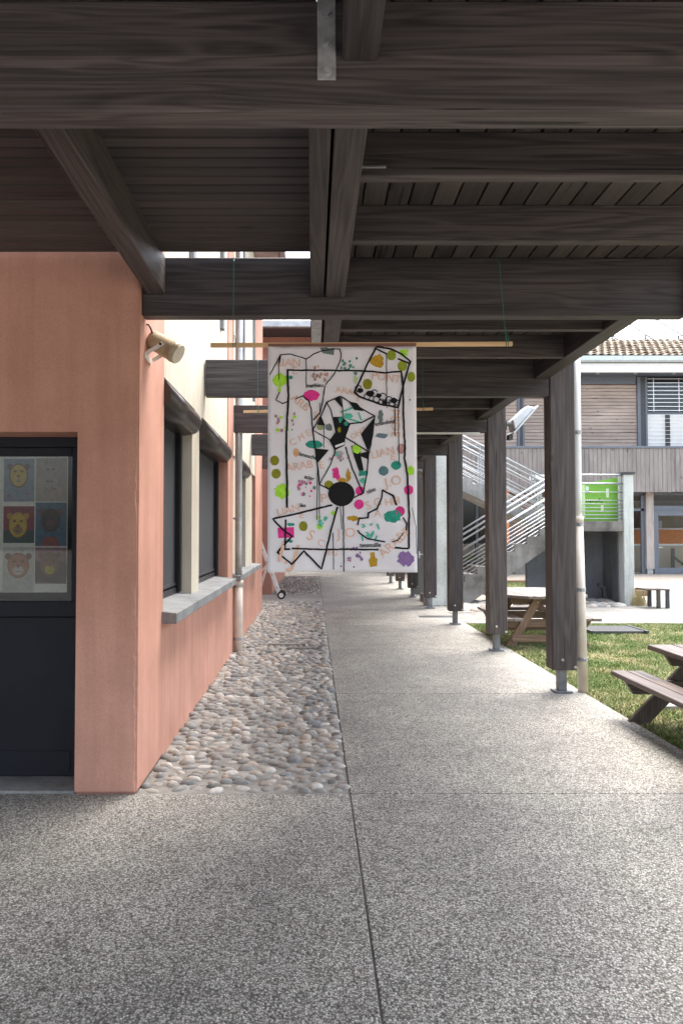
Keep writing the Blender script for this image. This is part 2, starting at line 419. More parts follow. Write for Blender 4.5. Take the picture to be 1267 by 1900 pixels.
# river stones round the stair foot
def stones(name, boxes, n, label):
    m = MB()
    for _ in range(n):
        x0, x1, y0, y1 = random.choice(boxes); s_ = random.uniform(.07, .17)
        M = Matrix.Translation((random.uniform(x0, x1), random.uniform(y0, y1), -.02)) @ Matrix.Rotation(random.uniform(0, 3), 4, 'Z') @ Matrix.Diagonal((s_ * 1.3, s_, s_ * .6, 1))
        k = random.randrange(8); m.add([M @ Vector(v) for v in domes[k][0]], domes[k][1])
    tag(m.build(name, PEBI, None, smooth=True), label, 'stones', kind='stuff')
stones('river_stones', [(3.15, 4.7, 15.3, 16.9), (3.0, 3.6, 15.0, 15.8)], 130, 'loose pale river stones heaped at the foot of the stairs')
stones('river_stones', [(5.4, 6.75, 15.9, 17.2)], 90, 'loose pale river stones under the stair landing')
MB().box(1.98, 2.62, 13.72, 13.98, -.01, .006).build('floor_grate', STEEL, None, .002)
fg = bpy.data.objects['floor_grate']; tag(fg, 'small dark rectangular drain grate set flush in the walkway', 'grate')
dc = empty('drain_cover', (4.75, 11.9, 0), 'flat dark slatted drain cover lying on the lawn edge', 'drain cover')
for k in range(7): BX('slat', STEEL, dc, 4.35, 5.15, 11.55 + k * .1, 11.62 + k * .1, -.03, .035, .003)
BX('rim', STEEL, dc, 4.30, 4.345, 11.5, 12.25, -.03, .045, .003); BX('rim', STEEL, dc, 5.155, 5.2, 11.5, 12.25, -.03, .045, .003)
flatstone = MB().prism([(3.0, 6.72), (3.1, 6.62), (3.34, 6.64), (3.4, 6.76), (3.3, 6.88), (3.06, 6.86)], 'z', -.03, .018)
tag(flatstone.build('flat_stone', CONC, None, .006), 'flat grey stone half sunk in grass behind the dark picnic table', 'stone')

# ================================================================== LEFT BUILDING
XW = -1.05
sb = empty('school_building', (-2.5, 9, 0), 'pink and cream rendered school building with dark shuttered windows', 'building')
def rough_box(name, mat, parent, x0, x1, y0, y1, z0, z1, amp=.004):
    """render-covered pier with a worn, slightly wavy arris"""
    o = BX(name, mat, parent, x0, x1, y0, y1, z0, z1)
    bm = bmesh.new(); bm.from_mesh(o.data)
    vert = [e for e in bm.edges if abs((e.verts[0].co - e.verts[1].co).z) > .5 * (z1 - z0)]
    vert = [e for e in vert if e.verts[0].co.x > 0 and e.verts[0].co.y < 0]
    bmesh.ops.bevel(bm, geom=vert, offset=.008, segments=2, affect='EDGES')
    L = [e for e in bm.edges if abs((e.verts[0].co - e.verts[1].co).z) > .5 * (z1 - z0)]
    bmesh.ops.subdivide_edges(bm, edges=L, cuts=220, use_grid_fill=True)
    notch = [(random.uniform(z0, z0 + 1.9), random.uniform(.012, .05), random.uniform(.3, 1.0)) for _ in range(26)]
    for v_ in bm.verts:
        hx, hy = (x1 - x0) / 2, (y1 - y0) / 2
        if v_.co.x > hx - .0085 and v_.co.y < -hy + .0085:
            z = v_.co.z + (z0 + z1) / 2
            k = amp * (max(q * math.exp(-((z - c) / w) ** 2) for c, w, q in notch) + random.uniform(0, .15))
            if abs(v_.co.y + hy) < 1e-4: v_.co.x -= k
            elif abs(v_.co.x - hx) < 1e-4: v_.co.y += k * .8
            else: v_.co.x -= k * .62; v_.co.y += k * .5
    bm.to_mesh(o.data); bm.free(); return o
rough_box('pilaster', PINK, sb, -1.42, XW, 4.455, 5.2, .012, 6.6, .017)
BX('plinth', SHADEBR, sb, -1.414, XW - .012, 4.462, 5.1, -.1, .012)
BX('wall', PINK, sb, -9, -1.42, 4.455, 4.76, 2.165, 6.6)
BX('wall', PINK, sb, -9, -2.62, 4.456, 4.76, -.1, 2.1648)
BX('door_step', CONC, sb, -2.62, -1.4205, 4.462, 4.9, -.1, .012, .006)
BX('wall', PINK, sb, -1.36, XW, 5.2005, 9.15, -.1, .93)
BX('wall', CREAM, sb, -1.36, XW - .012, 5.2005, 9.15, 2.60, 6.6)
BX('pier', CREAM, sb, -1.2, XW - .03, 6.6, 7.02, 1.0, 2.5995)
rough_box('pilaster', PINK, sb, -1.36, XW, 9.1505, 9.72, -.1, 6.6, .002)
BX('wall', PINK, sb, -1.36, XW, 9.7205, 13.55, -.1, .93)
BX('wall', CREAM, sb, -1.36, XW - .012, 9.7205, 13.55, 2.60, 6.6)
BX('pier', CREAM, sb, -1.2, XW - .03, 9.7205, 10.35, 1.0, 2.5995); BX('pier', CREAM, sb, -1.2, XW - .03, 11.9, 13.1, 1.0, 2.5995)
rough_box('pilaster', PINK, sb, -1.36, XW, 13.5505, 15.35, -.1, 6.6, .002)
BX('wall', SHADEBR, sb, -9, -1.3605, 15.05, 15.349, -.1, 6.6)
BX('wall', CREAM, sb, -9, -8.7, 4.77, 15.04, -.1, 6.6)
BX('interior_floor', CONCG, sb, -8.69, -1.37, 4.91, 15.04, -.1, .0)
BX('interior_wall', CREAM, sb, -8.69, -1.4, 6.6, 6.7, 0, 6.6)
BX('roof', ZINC, sb, -9.3, -.62, 4.3, 15.3, 6.61, 6.75)
BX('gutter', ZINC, sb, -.618, -.5, 4.3, 15.3, 6.62, 6.76, .02)
# roof rafters / brackets of the upper eave, pale window surround upstairs
for yy in (6.3, 8.4, 11.0, 13.0):
    BX('upper_window_frame', SLATE, sb, XW - .011, XW + .03, yy, yy + .12, 3.9, 5.8, .004)
# sills
def sill(y0, y1):
    o = MB().prism([(-1.27, 1.035), (-.945, .998), (-.945, .922), (-1.27, .931)], 'y', y0, y1).build('sill', SLATE, sb, .005); return o
sill(5.16, 9.148); sill(9.722, 13.548)
# windows
def window(y0, y1, z0=1.03, z1=2.45, xg=-1.215):
    w = empty('window', (xg, (y0 + y1) / 2, z0), parent=sb)
    BX('frame', ANTH, w, xg - .05, xg + .035, y0, y0 + .055, z0, z1, .004); BX('frame', ANTH, w, xg - .05, xg + .035, y1 - .06, y1, z0, z1, .004)
    BX('frame', ANTH, w, xg - .05, xg + .02, y0 + .056, y1 - .061, z0, z0 + .05, .004)
    BX('screen', BLIND, w, xg - .012, xg, y0 + .056, y1 - .061, z0 + .062, z1)
    BX('bottom_bar', STEEL, w, xg - .02, xg + .012, y0 + .056, y1 - .061, z0 + .064, z0 + .094, .003)
    BX('guide_rail', ANTH, w, xg + .036, xg + .06, y1 - .10, y1 - .05, z0 + .01, z1, .003)
    return w
window(5.2008, 6.599); window(7.021, 9.150); window(10.351, 11.899); window(13.101, 13.55)
def shutter_box(y0, y1):
    # rounded roller-shutter casing, section in x/z
    prof = [(-1.22, 2.66), (-1.05, 2.655)]
    for k in range(9):
        a = R(88 - k * 20); prof.append((-1.10 + .100 * math.cos(a), 2.545 + .110 * math.sin(a)))
    prof += [(-1.16, 2.425), (-1.22, 2.43)]
    o = MB().prism(prof, 'y', y0, y1).build('shutter_casing', BROWNM, sb)
    me = o.data
    for p in me.polygons: p.use_smooth = len(p.vertices) == 4
    return o
shutter_box(5.201, 6.62); shutter_box(7.03, 9.149); shutter_box(10.35, 11.95)
# entrance door ------------------------------------------------------
door = empty('door', (-2, 4.74, 0), parent=sb)
BX('door_frame', DOORP, door, -1.475, -1.4205, 4.70, 4.78, .012, 2.1645, .004); BX('door_frame', DOORP, door, -2.62, -2.56, 4.70, 4.78, .012, 2.1645, .004)
BX('door_frame', DOORP, door, -2.559, -1.476, 4.70, 4.78, 2.10, 2.1645, .004)
BX('bottom_panel', DOORP, door, -2.555, -1.48, 4.715, 4.765, .02, 1.02, .006)
BX('kick_plate', DOORP, door, -2.50, -1.53, 4.708, 4.714, .05, .18, .002)
BX('lock_rail', DOORP, door, -2.555, -1.48, 4.706, 4.768, 1.021, 1.12, .005)
BX('glass_stile', DOORP, door, -1.535, -1.48, 4.712, 4.768, 1.121, 2.099, .004); BX('top_rail', DOORP, door, -2.555, -1.536, 4.712, 4.768, 2.045, 2.099, .004)
BX('glass', GLASS, door, -2.55, -1.536, 4.722, 4.728, 1.121, 2.044)
BX('back_board', DOORP, door, -2.555, -1.48, 4.80, 4.82, 1.0, 2.1)

# far wing at the end of the strip ----------------------------------
fw = empty('end_wing', (-2, 19.2, 0), 'pink rendered wing, shade painted in brown, with dark eaves closing the far end of the walkway', 'building')
BX('wall', SHADEBR, fw, -9, -1.06, 18.95, 19.3, -.1, 6.62); BX('wall', SHADEBR, fw, -1.06, 2.6, 18.95, 19.3, 3.45, 6.62)  # same pink as the school, coloured darker for shade
BX('side_wall', PINK, fw, -1.36, -1.061, 19.301, 30, -.1, 6.62)
BX('eave', STEEL, fw, -9, 2.8, 18.1, 30, 6.63, 6.8); BX('gutter', ZINC, fw, -9, 2.8, 17.96, 18.09, 6.6, 6.78, .02)
BX('side_wall', CONCL, fw, 2.35, 2.6, 19.301, 30, 3.45, 6.62)
BX('end_wall', CREAM, fw, -9, 9, 33, 33.3, -.1, 6)
BX('door_panel', GREYD, fw, 2.50, 2.945, 18.97, 19.06, 0, 3.44, .01)
dh = MB().tube([(2.72, 18.96, 1.02), (2.72, 18.9, 1.02), (2.84, 18.9, 1.02)], .012, 8).box(2.70, 2.74, 18.955, 18.969, .92, 1.1).build('door_handle', ALU, fw)

# ================================================================== TIMBER CANOPY
cp = empty('timber_canopy', (1, 8, 0), 'dark stained timber canopy of beams, joists, boards and posts over the walkway', 'canopy')
BY = [2.31, 4.505, 7.18, 9.75, 12.6, 15.3, 18.0, 20.6, 23.1]     # front faces of the cross beams
TB = .105
for i, y in enumerate(BY):
    BX('cross_beam', W['x'], cp, -6 if i == 0 else XW + .001, 2.30 if i else 3.4, y, y + TB, 2.89, 3.249, .005)
for y in (-2.4, -.2): BX('cross_beam', W['x'], cp, -6, 3.4, y, y + TB, 2.89, 3.249, .005)  # unseen beams behind the camera, put in for the lighting
ALLY = [-2.4, -.2] + BY
for i, (a, b) in enumerate(zip(ALLY[:-1], ALLY[1:])):
    a += TB + .001; b -= .001
    near = i <= 1
    if near: BX('long_beam', W['y'], cp, .094, .206, a, b, 3.052, 3.249, .004)
    else:
        BX('long_beam', W['y'], cp, -.016, .065, a, b, 3.0, 3.249, .004); BX('long_beam', W['y'], cp, .078, .196, a, b, 3.0, 3.249, .005)
    if i == 2: BX('long_beam', W['y'], cp, -1.015, -.905, a, b, 3.018, 3.249, .004)
    if i > 2: BX('edge_beam', W['y'], cp, 2.15, 2.29, a, b, 3.055, 3.249, .005)
    for t in (1 / 3, 2 / 3):
        yj = a + (b - a) * t; BX('joist', W['x'], cp, .207 if near else .197, 2.149, yj - .03, yj + .03, 3.06, 3.2492, .004)
# boards over the walkway (running away from the viewer)
segs = [(-3, -.15), (-.149, 2.36), (2.361, 4.56), (4.561, 7.23), (7.231, 9.8), (9.801, 15.35), (15.351, 23.2)]  # rearmost stretch is unseen roof, run back to shade the foreground
for a, b in segs:
    for k in range(20):
        x = .02 + k * .119; BX('board', BW['y'], cp, x, x + .110, a, b, 3.2495, 3.272, .003)
# boards over the entrance (running left to right)
for k in range(56):
    y = 4.43 - (k + 1) * .0865
    if y < -.3: break
    BX('board', BW['x'], cp, -6, .012, y, y + .0775, 3.2495, 3.270, .005)
BX('board', BW['x'], cp, -6, .012, -3, y + .08, 3.2495, 3.27, .004)
BX('roof_sheet', STEEL, cp, -6, .012, -3, 4.425, 3.276, 3.31); BX('roof_sheet', STEEL, cp, .013, 2.44, -3, 23.3, 3.276, 3.31)
# steel fish plates with bolts
def plate(y, z0, z1, zb):
    p = BX('fish_plate', GALV, cp, .014, .073, y - .008, y - .0005, z0, z1, .002)
    for z in zb:
        m = MB(); m.tube([(.045, y - .0085, z), (.045, y - .012, z)], .0175, 16)
        m.tube([(.045, y - .0121, z), (.045, y - .024, z)], .0125, 6); m.build('bolt', GALV, p)
plate(2.31, 2.988, 3.247, (3.012, 3.105, 3.20))
for y in BY[1:5]:
    BX('strap', GALV, cp, -.010, .059, y + TB + .01, y + TB + 1.15, 2.990, 2.9995, .002)
BX('conduit', ZINC, cp, .2, .30, 2.99, 2.997, 3.05, 3.0595, .001)
# posts --------------------------------------------------------------
GALVD = simple('weathered_foot_steel', (.20, .21, .22), .55, .4, var=.3)
def post(y):
    p = BX('post', PW, cp, 2.312, 2.556, y + .01, y + .21, .228, 3.2485, .008)
    yc = y + .11
    BX('steel_foot', GALVD, p, 2.39, 2.47, yc - .045, yc + .045, .022, .2275, .004)
    BX('base_plate', GALVD, p, 2.345, 2.52, yc - .08, yc + .08, .0005, .0215, .004)
    BX('grout_pad', CONC, p, 2.30, 2.60, yc - .13, yc + .13, -.001, .0004)
    for dx, dz in ((2.41, .33), (2.535, .26)):
        MB().tube([(dx, y + .011, dz), (dx, y - .002, dz)], .014, 8).build('bolt', ALU, p)
    return p
p0 = post(4.39)
for y in BY[2:]: copy_tree(p0, (0, y - 4.39, 0), cp)
tag(BX('beam_strip', WHITE, None, .6, 2.2, 9.72, 9.745, 2.862, 2.887, .004), 'thin white strip fixed along the lower edge of a far canopy beam', 'strip')  # plain white bar along the beam's lower edge

# concrete pillar beside far post
pl = empty('concrete_pillar', (2.7, 16.3, 0), 'tall pale concrete pillar standing behind the walkway posts', 'pillar')
BX('shaft', CONCL, pl, 2.45, 2.94, 15.9, 16.18, 0, 3.24, .01); BX('wall_end', GREYD, pl, 2.40, 2.449, 15.94, 16.18, 0, 3.24)

# ================================================================== HANGING BANNERS
def warp(x, z):
    return .010 * math.sin(x * 7 + 1.2) * (2.67 - z) + .03 * max(0, 1.55 - z) ** 2 * 8 * math.sin(x * 5 + .5) + .004 * math.sin(z * 5 + x * 3) + .0025 * math.sin(x * 21 + z * 9)
BYY = 4.40
bn = empty('hanging_banner', (.175, BYY, 1.32), 'white paper banner with black line drawings and coloured paint hanging from a pine stick', 'banner', 'paper banners hung along the walkway')
def banner_common(parent, y, x0, x1, sx0, sx1, z0, z1, zs, s0, s1, cordx, ztop):
    m = MB(); nx, nz = 40, 60
    vs = [(x0 + (x1 - x0) * i / nx, y + warp(x0 + (x1 - x0) * i / nx, z0 + (z1 - z0) * j / nz), z0 + (z1 - z0) * j / nz) for j in range(nz + 1) for i in range(nx + 1)]
    fs = [(j * (nx + 1) + i, j * (nx + 1) + i + 1, (j + 1) * (nx + 1) + i + 1, (j + 1) * (nx + 1) + i) for j in range(nz) for i in range(nx)]
    m.add(vs, fs); p = m.build('paper', PAPER, parent, smooth=True)
    so = p.modifiers.new('thickness', 'SOLIDIFY'); so.thickness = .0006; so.offset = 1
    MB().beam((s0, y + .018, zs[0]), (s1, y + .018, zs[1]), .018, .026).build('stick', PINE, parent, .002)
    MB().beam((x0, y + .0045, z1 + .008), (x1, y + .0045, z1 + .008 + (zs[1] - zs[0]) * .5), .003, .02).build('edge_tape', TAPE, parent)
    for cx, (bx, dz) in cordx:
        zz = zs[0] + (zs[1] - zs[0]) * (cx - s0) / (s1 - s0)
        m = MB(); m.tube([(bx, y + .10, ztop), (bx, y + .022, ztop - .05), (cx, y + .014, zz + .02)], .0021, 6)
        m.tube([(cx, y + .008, zz - .017), (cx, y + .006, zz), (cx + .003, y + .006, zz + .03), (cx, y + .014, zz + .10)], .002, 6)
        m.tube([(cx + .014, y + .008, zz - .016), (cx + .012, y + .006, zz + .04), (cx + .006, y + .012, zz + .06)], .002, 6)
        m.build('cord', CORD, parent)
    return p
banner_common(bn, BYY, -.268, .618, -.614, 1.198, 1.32, 2.67, (2.682, 2.690), -.614, 1.198, ((-.478, (-.478, 0)), (1.158, (1.125, 0))), 3.245)
FS = 1 / 3.9594
def bpt(zx, zy): return (-.268 + (zx - 62) / 1105 * .886, 2.67 - (zy - 172) / 1662 * 1.35)
layer = [0]
def lay(): layer[0] += 1; return .0016 + .00002 * layer[0]
U = .886 / 1105
def ribbon(pts2, w, mat, name='ink_line', closed=False, wob=.10):
    P = [Vector(bpt(*p)) for p in pts2]
    if closed: P.append(P[0])
    Q = []
    for a, b in zip(P[:-1], P[1:]):
        n = max(1, int((b - a).length / .02)); Q += [a.lerp(b, t / n) for t in range(n)]
    Q.append(P[-1]); Q = [q + Vector((random.gauss(0, .0007), random.gauss(0, .0007))) if 0 < i < len(Q) - 1 else q for i, q in enumerate(Q)]
    off = lay(); L = []; Rr = []
    for i, q in enumerate(Q):
        d = (Q[min(i + 1, len(Q) - 1)] - Q[max(i - 1, 0)]); d = d.normalized() if d.length else Vector((1, 0))
        nrm = Vector((-d.y, d.x)); ww = w * U / 2 * (1 + random.uniform(-wob, wob)) * (1.25 if 0 < i < len(Q) - 1 and (Q[i] - Q[i - 1]).angle(Q[i + 1] - Q[i], 0) > .5 else 1)
        L.append(q + nrm * ww); Rr.append(q - nrm * ww)
    vs = [(p.x, BYY + warp(p.x, p.y) - off, p.y) for p in L + Rr]; n = len(L)
    return MB().add(vs, [(i, i + 1, n + i + 1, n + i) for i in range(n - 1)]).build(name, mat, bn)
def patch(pts2, mat, name='paint_patch'):
    P = [Vector(bpt(*p)) for p in pts2]; off = lay()
    c = sum(P, Vector((0, 0))) / len(P)
    vs = [(p.x, BYY + warp(p.x, p.y) - off, p.y) for p in P] + [(c.x, BYY + warp(c.x, c.y) - off, c.y)]; n = len(P)
    me = MB().add(vs, [tuple(range(n))]) if True else None
    me.v = me.v[:-1]
    return me.build(name, mat, bn)
def blob(x, y, rx, ry, mat, j=.06, name='paint_spot', n=20):
    return patch([(x + rx * math.cos(a) * (1 + random.uniform(-j, j)), y + ry * math.sin(a) * (1 + random.uniform(-j, j))) for a in (2 * math.pi * k / n for k in range(n))], mat, name)
def text_mesh(body, bold=0):
    cu = bpy.data.curves.new('t', 'FONT'); cu.body = body; cu.align_x = 'CENTER'; cu.align_y = 'CENTER'; cu.resolution_u = 3; cu.offset = bold
    o = bpy.data.objects.new('t', cu); col.objects.link(o)
    dg = bpy.context.evaluated_depsgraph_get(); me = bpy.data.meshes.new_from_object(o.evaluated_get(dg))
    vs = [tuple(v.co) for v in me.vertices]; fs = [tuple(p.vertices) for p in me.polygons]
    bpy.data.objects.remove(o); bpy.data.curves.remove(cu); bpy.data.meshes.remove(me); return vs, fs
def lettering(body, zx, zy, zw, rot, mat, name='lettering', hscale=1.0, bold=0):
    vs, fs = text_mesh(body, bold); xs = [v[0] for v in vs]; w = max(xs) - min(xs); k = zw * U / w; cx = (max(xs) + min(xs)) / 2
    c, s_ = math.cos(R(rot)), math.sin(R(rot)); X0, Z0 = bpt(zx, zy); off = lay(); out = []
    for x, y, _ in vs:
        x = (x - cx) * k; y = y * k * hscale
        px, pz = X0 + x * c - y * s_, Z0 + x * s_ + y * c; out.append((px, BYY + warp(px, pz) - off, pz))
    return MB().add(out, fs).build(name, mat, bn)
INK = flat((.010, .010, .012), .6)
ORG = flat((.80, .50, .37)); OLV = flat((.26, .25, .02)); PNK = flat((.82, .05, .30)); LIM = flat((.42, .78, .06)); TEAL = flat((.03, .30, .22))
PUR = flat((.27, .16, .36)); OCH = flat((.52, .30, .03)); ROS = flat((.52, .30, .27)); GRY = flat((.17, .21, .20)); MAU = flat((.50, .24, .36)); BRN = flat((.42, .25, .20)); LTE = flat((.10, .52, .38))
OLG = flat((.30, .36, .03))
# coloured spots under the ink
for x, y, rx, ry, m, j in ((112, 1015, 34, 36, OLV, .04), (124, 1112, 34, 36, OLV, .04), (325, 1497, 32, 37, OLV, .05), (515, 1195, 33, 33, OLV, .04), (983, 235, 33, 39, OLG, .04),
        (1062, 315, 34, 40, OLG, .05), (1130, 397, 30, 37, OLG, .05), (803, 450, 35, 40, OLV, .05), (738, 1338, 37, 35, PNK, .06), (745, 1238, 33, 34, PNK, .05), (1105, 1232, 35, 36, PNK, .05),
        (1040, 1388, 36, 37, flat((.62, .04, .22)), .05), (385, 535, 57, 42, PNK, .12), (150, 420, 55, 52, LIM, .22), (165, 1240, 56, 55, LIM, .25), (720, 945, 32, 38, LIM, .1), (447, 1497, 24, 24, LIM, .08),
        (405, 895, 62, 30, TEAL, .1), (985, 1425, 66, 46, TEAL, .15), (920, 1092, 37, 35, flat((.10, .20, .22)), .05), (1013, 1052, 37, 32, TEAL, .05), (1120, 1090, 27, 34, LIM, .08),
        (1082, 1735, 62, 52, PUR, .22), (878, 280, 48, 52, OCH, .2), (615, 1162, 32, 20, OCH, .06), (695, 1440, 45, 20, OCH, .3), (1050, 930, 31, 38, ROS, .06), (272, 957, 22, 32, flat((.75, .42, .22)), .1),
        (900, 690, 18, 46, GRY, .3), (905, 832, 44, 18, flat((.15, .22, .26)), .3), (570, 1110, 30, 44, PNK, .35), (660, 1125, 16, 48, OCH, .3), (147, 492, 14, 20, LIM, .3), (232, 402, 15, 14, TEAL, .15),
        (450, 765, 24, 26, flat((.35, .36, .18)), .15), (515, 770, 28, 26, GRY, .2), (712, 415, 15, 28, flat((.50, .60, .32)), .25), (1075, 218, 30, 24, LIM, .35), (232, 1485, 28, 12, TEAL, .3), (232, 1608, 16, 11, TEAL, .15),
        (545, 1400, 14, 16, LIM, .15), (590, 970, 30, 26, flat((.45, .5, .52)), .3)):
    blob(x, y, rx, ry, m, j)
patch([(135, 1508), (256, 1503), (258, 1580), (140, 1584)], PNK); patch([(822, 1690), (852, 1686), (856, 1725), (874, 1735), (870, 1788), (822, 1796), (808, 1745), (822, 1730)], OCH)
patch([(448, 180), (500, 176), (520, 186), (556, 180), (552, 235), (470, 222)], GRY)
def confetti(x, y, w, h, n, mats):
    for _ in range(n):
        a, b, t, q = x + random.uniform(-w, w), y + random.uniform(-h, h), random.uniform(0, 3), random.uniform(9, 19)
        k = random.choice((3, 4, 4, 5)); patch([(a + q * math.cos(t + 2 * math.pi * i / k) * (1 if i % 2 else random.uniform(.5, 1)), b + q * math.sin(t + 2 * math.pi * i / k)) for i in range(k)], random.choice(mats), 'paint_fleck')
confetti(440, 370, 65, 62, 13, [BRN, ROS]); confetti(665, 310, 60, 65, 12, [TEAL, flat((.14, .30, .26))]); confetti(195, 735, 75, 65, 14, [ROS, MAU, LIM, GRY]); confetti(350, 1210, 65, 70, 18, [MAU, GRY, PNK, MAU]); confetti(705, 1700, 55, 75, 13, [MAU, PUR])
confetti(600, 985, 90, 35, 10, [MAU, LTE, GRY]); confetti(470, 1460, 40, 35, 8, [LTE, LIM])
for p in ([(765, 1480), (780, 1500), (760, 1505)], [(820, 1490), (835, 1478)], [(870, 1480), (885, 1520)], [(790, 1540), (820, 1565), (850, 1535), (820, 1590), (795, 1560)], [(760, 1560), (765, 1605)], [(870, 1565), (855, 1605), (885, 1600)]):
    ribbon(p, 14, LTE, 'paint_line')
for p in ([(600, 660), (660, 640), (700, 620)], [(640, 700), (700, 720), (760, 740)], [(735, 660), (755, 720)], [(590, 700), (600, 735)]): ribbon(p, 12, LTE, 'paint_line')
blob(660, 690, 32, 26, LTE, .25); blob(708, 625, 18, 18, LTE, .1)
# stamped orange capitals
for t, x, y, w, r in (('LIAN', 215, 296, 170, 0), ('E', 262, 352, 32, 0), ('ARAB', 650, 505, 170, -8), ('E', 735, 560, 26, -8), ('ARB', 300, 590, 150, -38), ('NE', 425, 685, 62, -55), ('PONT', 945, 405, 215, -8),
        ('LIAN', 915, 960, 170, 14), ('E', 992, 992, 28, 0), ('ARAB', 295, 1057, 205, 9), ('E', 462, 1050, 30, 9), ('J.O', 985, 1172, 130, 14), ('S C', 845, 1335, 115, 20), ('HEI', 985, 1318, 105, 10), ('A', 875, 1405, 48, 0),
        ('LIAN', 215, 1380, 165, 14), ('E', 315, 1415, 30, -10), ('P', 480, 1295, 42, 0), ('J O', 640, 1550, 140, 4), ('ARABE', 1000, 1620, 280, 42), ('S', 380, 1567, 44, -25), ('C', 455, 1620, 44, -30), ('I.J', 215, 1705, 130, -15),
        ('SCI', 335, 840, 0, 0), ('C H E', 305, 850, 170, 30), ('EG', 545, 1692, 70, -8), ('ONT', 735, 815, 125, 32), ('PEDE', 1007, 745, 205, -90)):
    if w: lettering(t, x, y, w, r, ORG, 'stamped_letters')
# black filled areas
for poly in ([(552, 560), (600, 545), (617, 632)], [(658, 578), (725, 592), (772, 652), (705, 642)], [(540, 695), (612, 693), (672, 745), (637, 845), (632, 905), (562, 938), (520, 868), (562, 806)],
             [(855, 695), (835, 850), (805, 952), (752, 822)], [(458, 690), (488, 757), (428, 752)], [(412, 925), (516, 936), (430, 1037)], [(680, 905), (742, 930), (772, 1085), (745, 1112), (702, 990)], [(752, 962), (812, 948), (800, 1006), (750, 985)]):
    patch(poly, INK, 'ink_area')
patch([(560, 905), (630, 880), (632, 898), (565, 920)], PAPER, 'paint_patch'); patch([(788, 790), (797, 788), (818, 822), (806, 830)], PAPER, 'paint_patch')
blob(592, 790, 14, 20, OLV, .2); blob(600, 712, 17, 13, TEAL, .2); blob(640, 745, 15, 18, TEAL, .3); blob(765, 1110, 34, 22, TEAL, .3); blob(766, 1165, 22, 20, LTE, .3); blob(722, 930, 33, 34, LIM, .08)
blob(608, 1260, 98, 90, INK, .012, 'ink_disc', 40)
THICK, MID, THIN = 16, 10, 6
for p, w in (([(203, 348), (420, 350), (620, 350), (740, 352), (840, 358), (930, 368), (1060, 356)], 13), ([(208, 345), (212, 480), (216, 560), (205, 700), (199, 880), (203, 1100), (205, 1362)], THICK),
        ([(194, 1448), (190, 1664), (228, 1664)], 14), ([(240, 1660), (480, 1668), (680, 1666), (882, 1668)], 13), ([(1000, 1654), (1060, 1658), (1105, 1660)], 14),
        ([(1055, 355), (1068, 480), (1070, 750), (1078, 900), (1074, 1000), (1095, 1120), (1106, 1400), (1105, 1660)], 14),
        ([(540, 1342), (400, 1375), (300, 1400), (200, 1422), (100, 1442), (170, 1520), (242, 1572), (135, 1688), (240, 1775), (330, 1680), (390, 1740), (460, 1812), (490, 1700), (530, 1530), (580, 1355)], 14),
        ([(870, 175), (800, 310), (705, 512), (740, 545), (900, 602), (1030, 625), (1060, 500), (1100, 350), (1122, 285), (1060, 230), (980, 190), (870, 172)], 14), ([(870, 190), (950, 228)], 12), ([(1030, 262), (1112, 297)], 12),
        ([(600, 542), (720, 610), (855, 688), (835, 850), (805, 1000), (795, 1110), (770, 1255)], MID), ([(600, 542), (500, 587), (455, 690), (395, 790), (410, 900), (430, 1035), (445, 1190), (500, 1215), (540, 1240)], MID),
        ([(855, 688), (760, 735), (670, 745), (635, 845), (805, 950)], MID), ([(500, 590), (530, 650), (542, 695)], 8), ([(395, 790), (520, 862), (562, 940), (530, 1040), (445, 1190)], 8), ([(638, 915), (690, 1080), (767, 1255), (700, 1288)], MID),
        ([(608, 545), (618, 630), (620, 695)], 7), ([(75, 385), (100, 345), (130, 290), (155, 236), (230, 228), (345, 266), (400, 232), (470, 202), (560, 190), (596, 190), (608, 230), (600, 275), (560, 370), (490, 458)], 8),
        ([(487, 462), (470, 570), (450, 660), (400, 718)], 9), ([(150, 510), (122, 572), (170, 597), (220, 575)], 8), ([(265, 562), (320, 540), (365, 572), (385, 640), (395, 790)], 9),
        ([(910, 1230), (905, 1290), (870, 1370), (805, 1402), (802, 1436), (740, 1440), (728, 1490)], 12), ([(728, 1525), (740, 1545), (800, 1588), (930, 1612)], 11), ([(910, 1232), (990, 1275), (1015, 1345)], 13), ([(1062, 1432), (1090, 1478), (1086, 1528)], 11), ([(1065, 1545), (1025, 1600), (980, 1612)], 7),
        ([(155, 232), (145, 300)], 11), ([(145, 300), (145, 418)], THIN), ([(345, 266), (348, 480)], THIN), ([(945, 226), (945, 630)], THIN), ([(1004, 590), (1005, 836)], 8), ([(1030, 620), (1034, 1040)], THIN), ([(432, 1010), (425, 1452)], THIN), ([(445, 1190), (445, 1450)], THIN),
        ([(622, 1345), (626, 1830)], 8), ([(598, 1345), (612, 1520)], 5), ([(545, 1545), (551, 1815)], THIN), ([(477, 750), (478, 920)], 5), ([(448, 590), (448, 680)], 5), ([(1128, 1362), (1158, 1500), (1162, 1700)], 4)):
    ribbon(p, w, INK)
for x, y, r in ((748, 498, 24), (822, 523, 30), (885, 538, 22), (930, 588, 20), (998, 573, 26)): blob(x, y, r, r * .8, INK, .1, 'ink_spot', 12)
for x, y, r in ((735, 485, 24), (800, 545, 22), (852, 520, 26), (868, 566, 22), (915, 548, 28), (962, 568, 24), (905, 582, 20), (985, 592, 24), (1022, 590, 20)):
    ribbon([(x + r * math.cos(k * .6), y + r * math.sin(k * .6)) for k in range(11)], 6, INK)
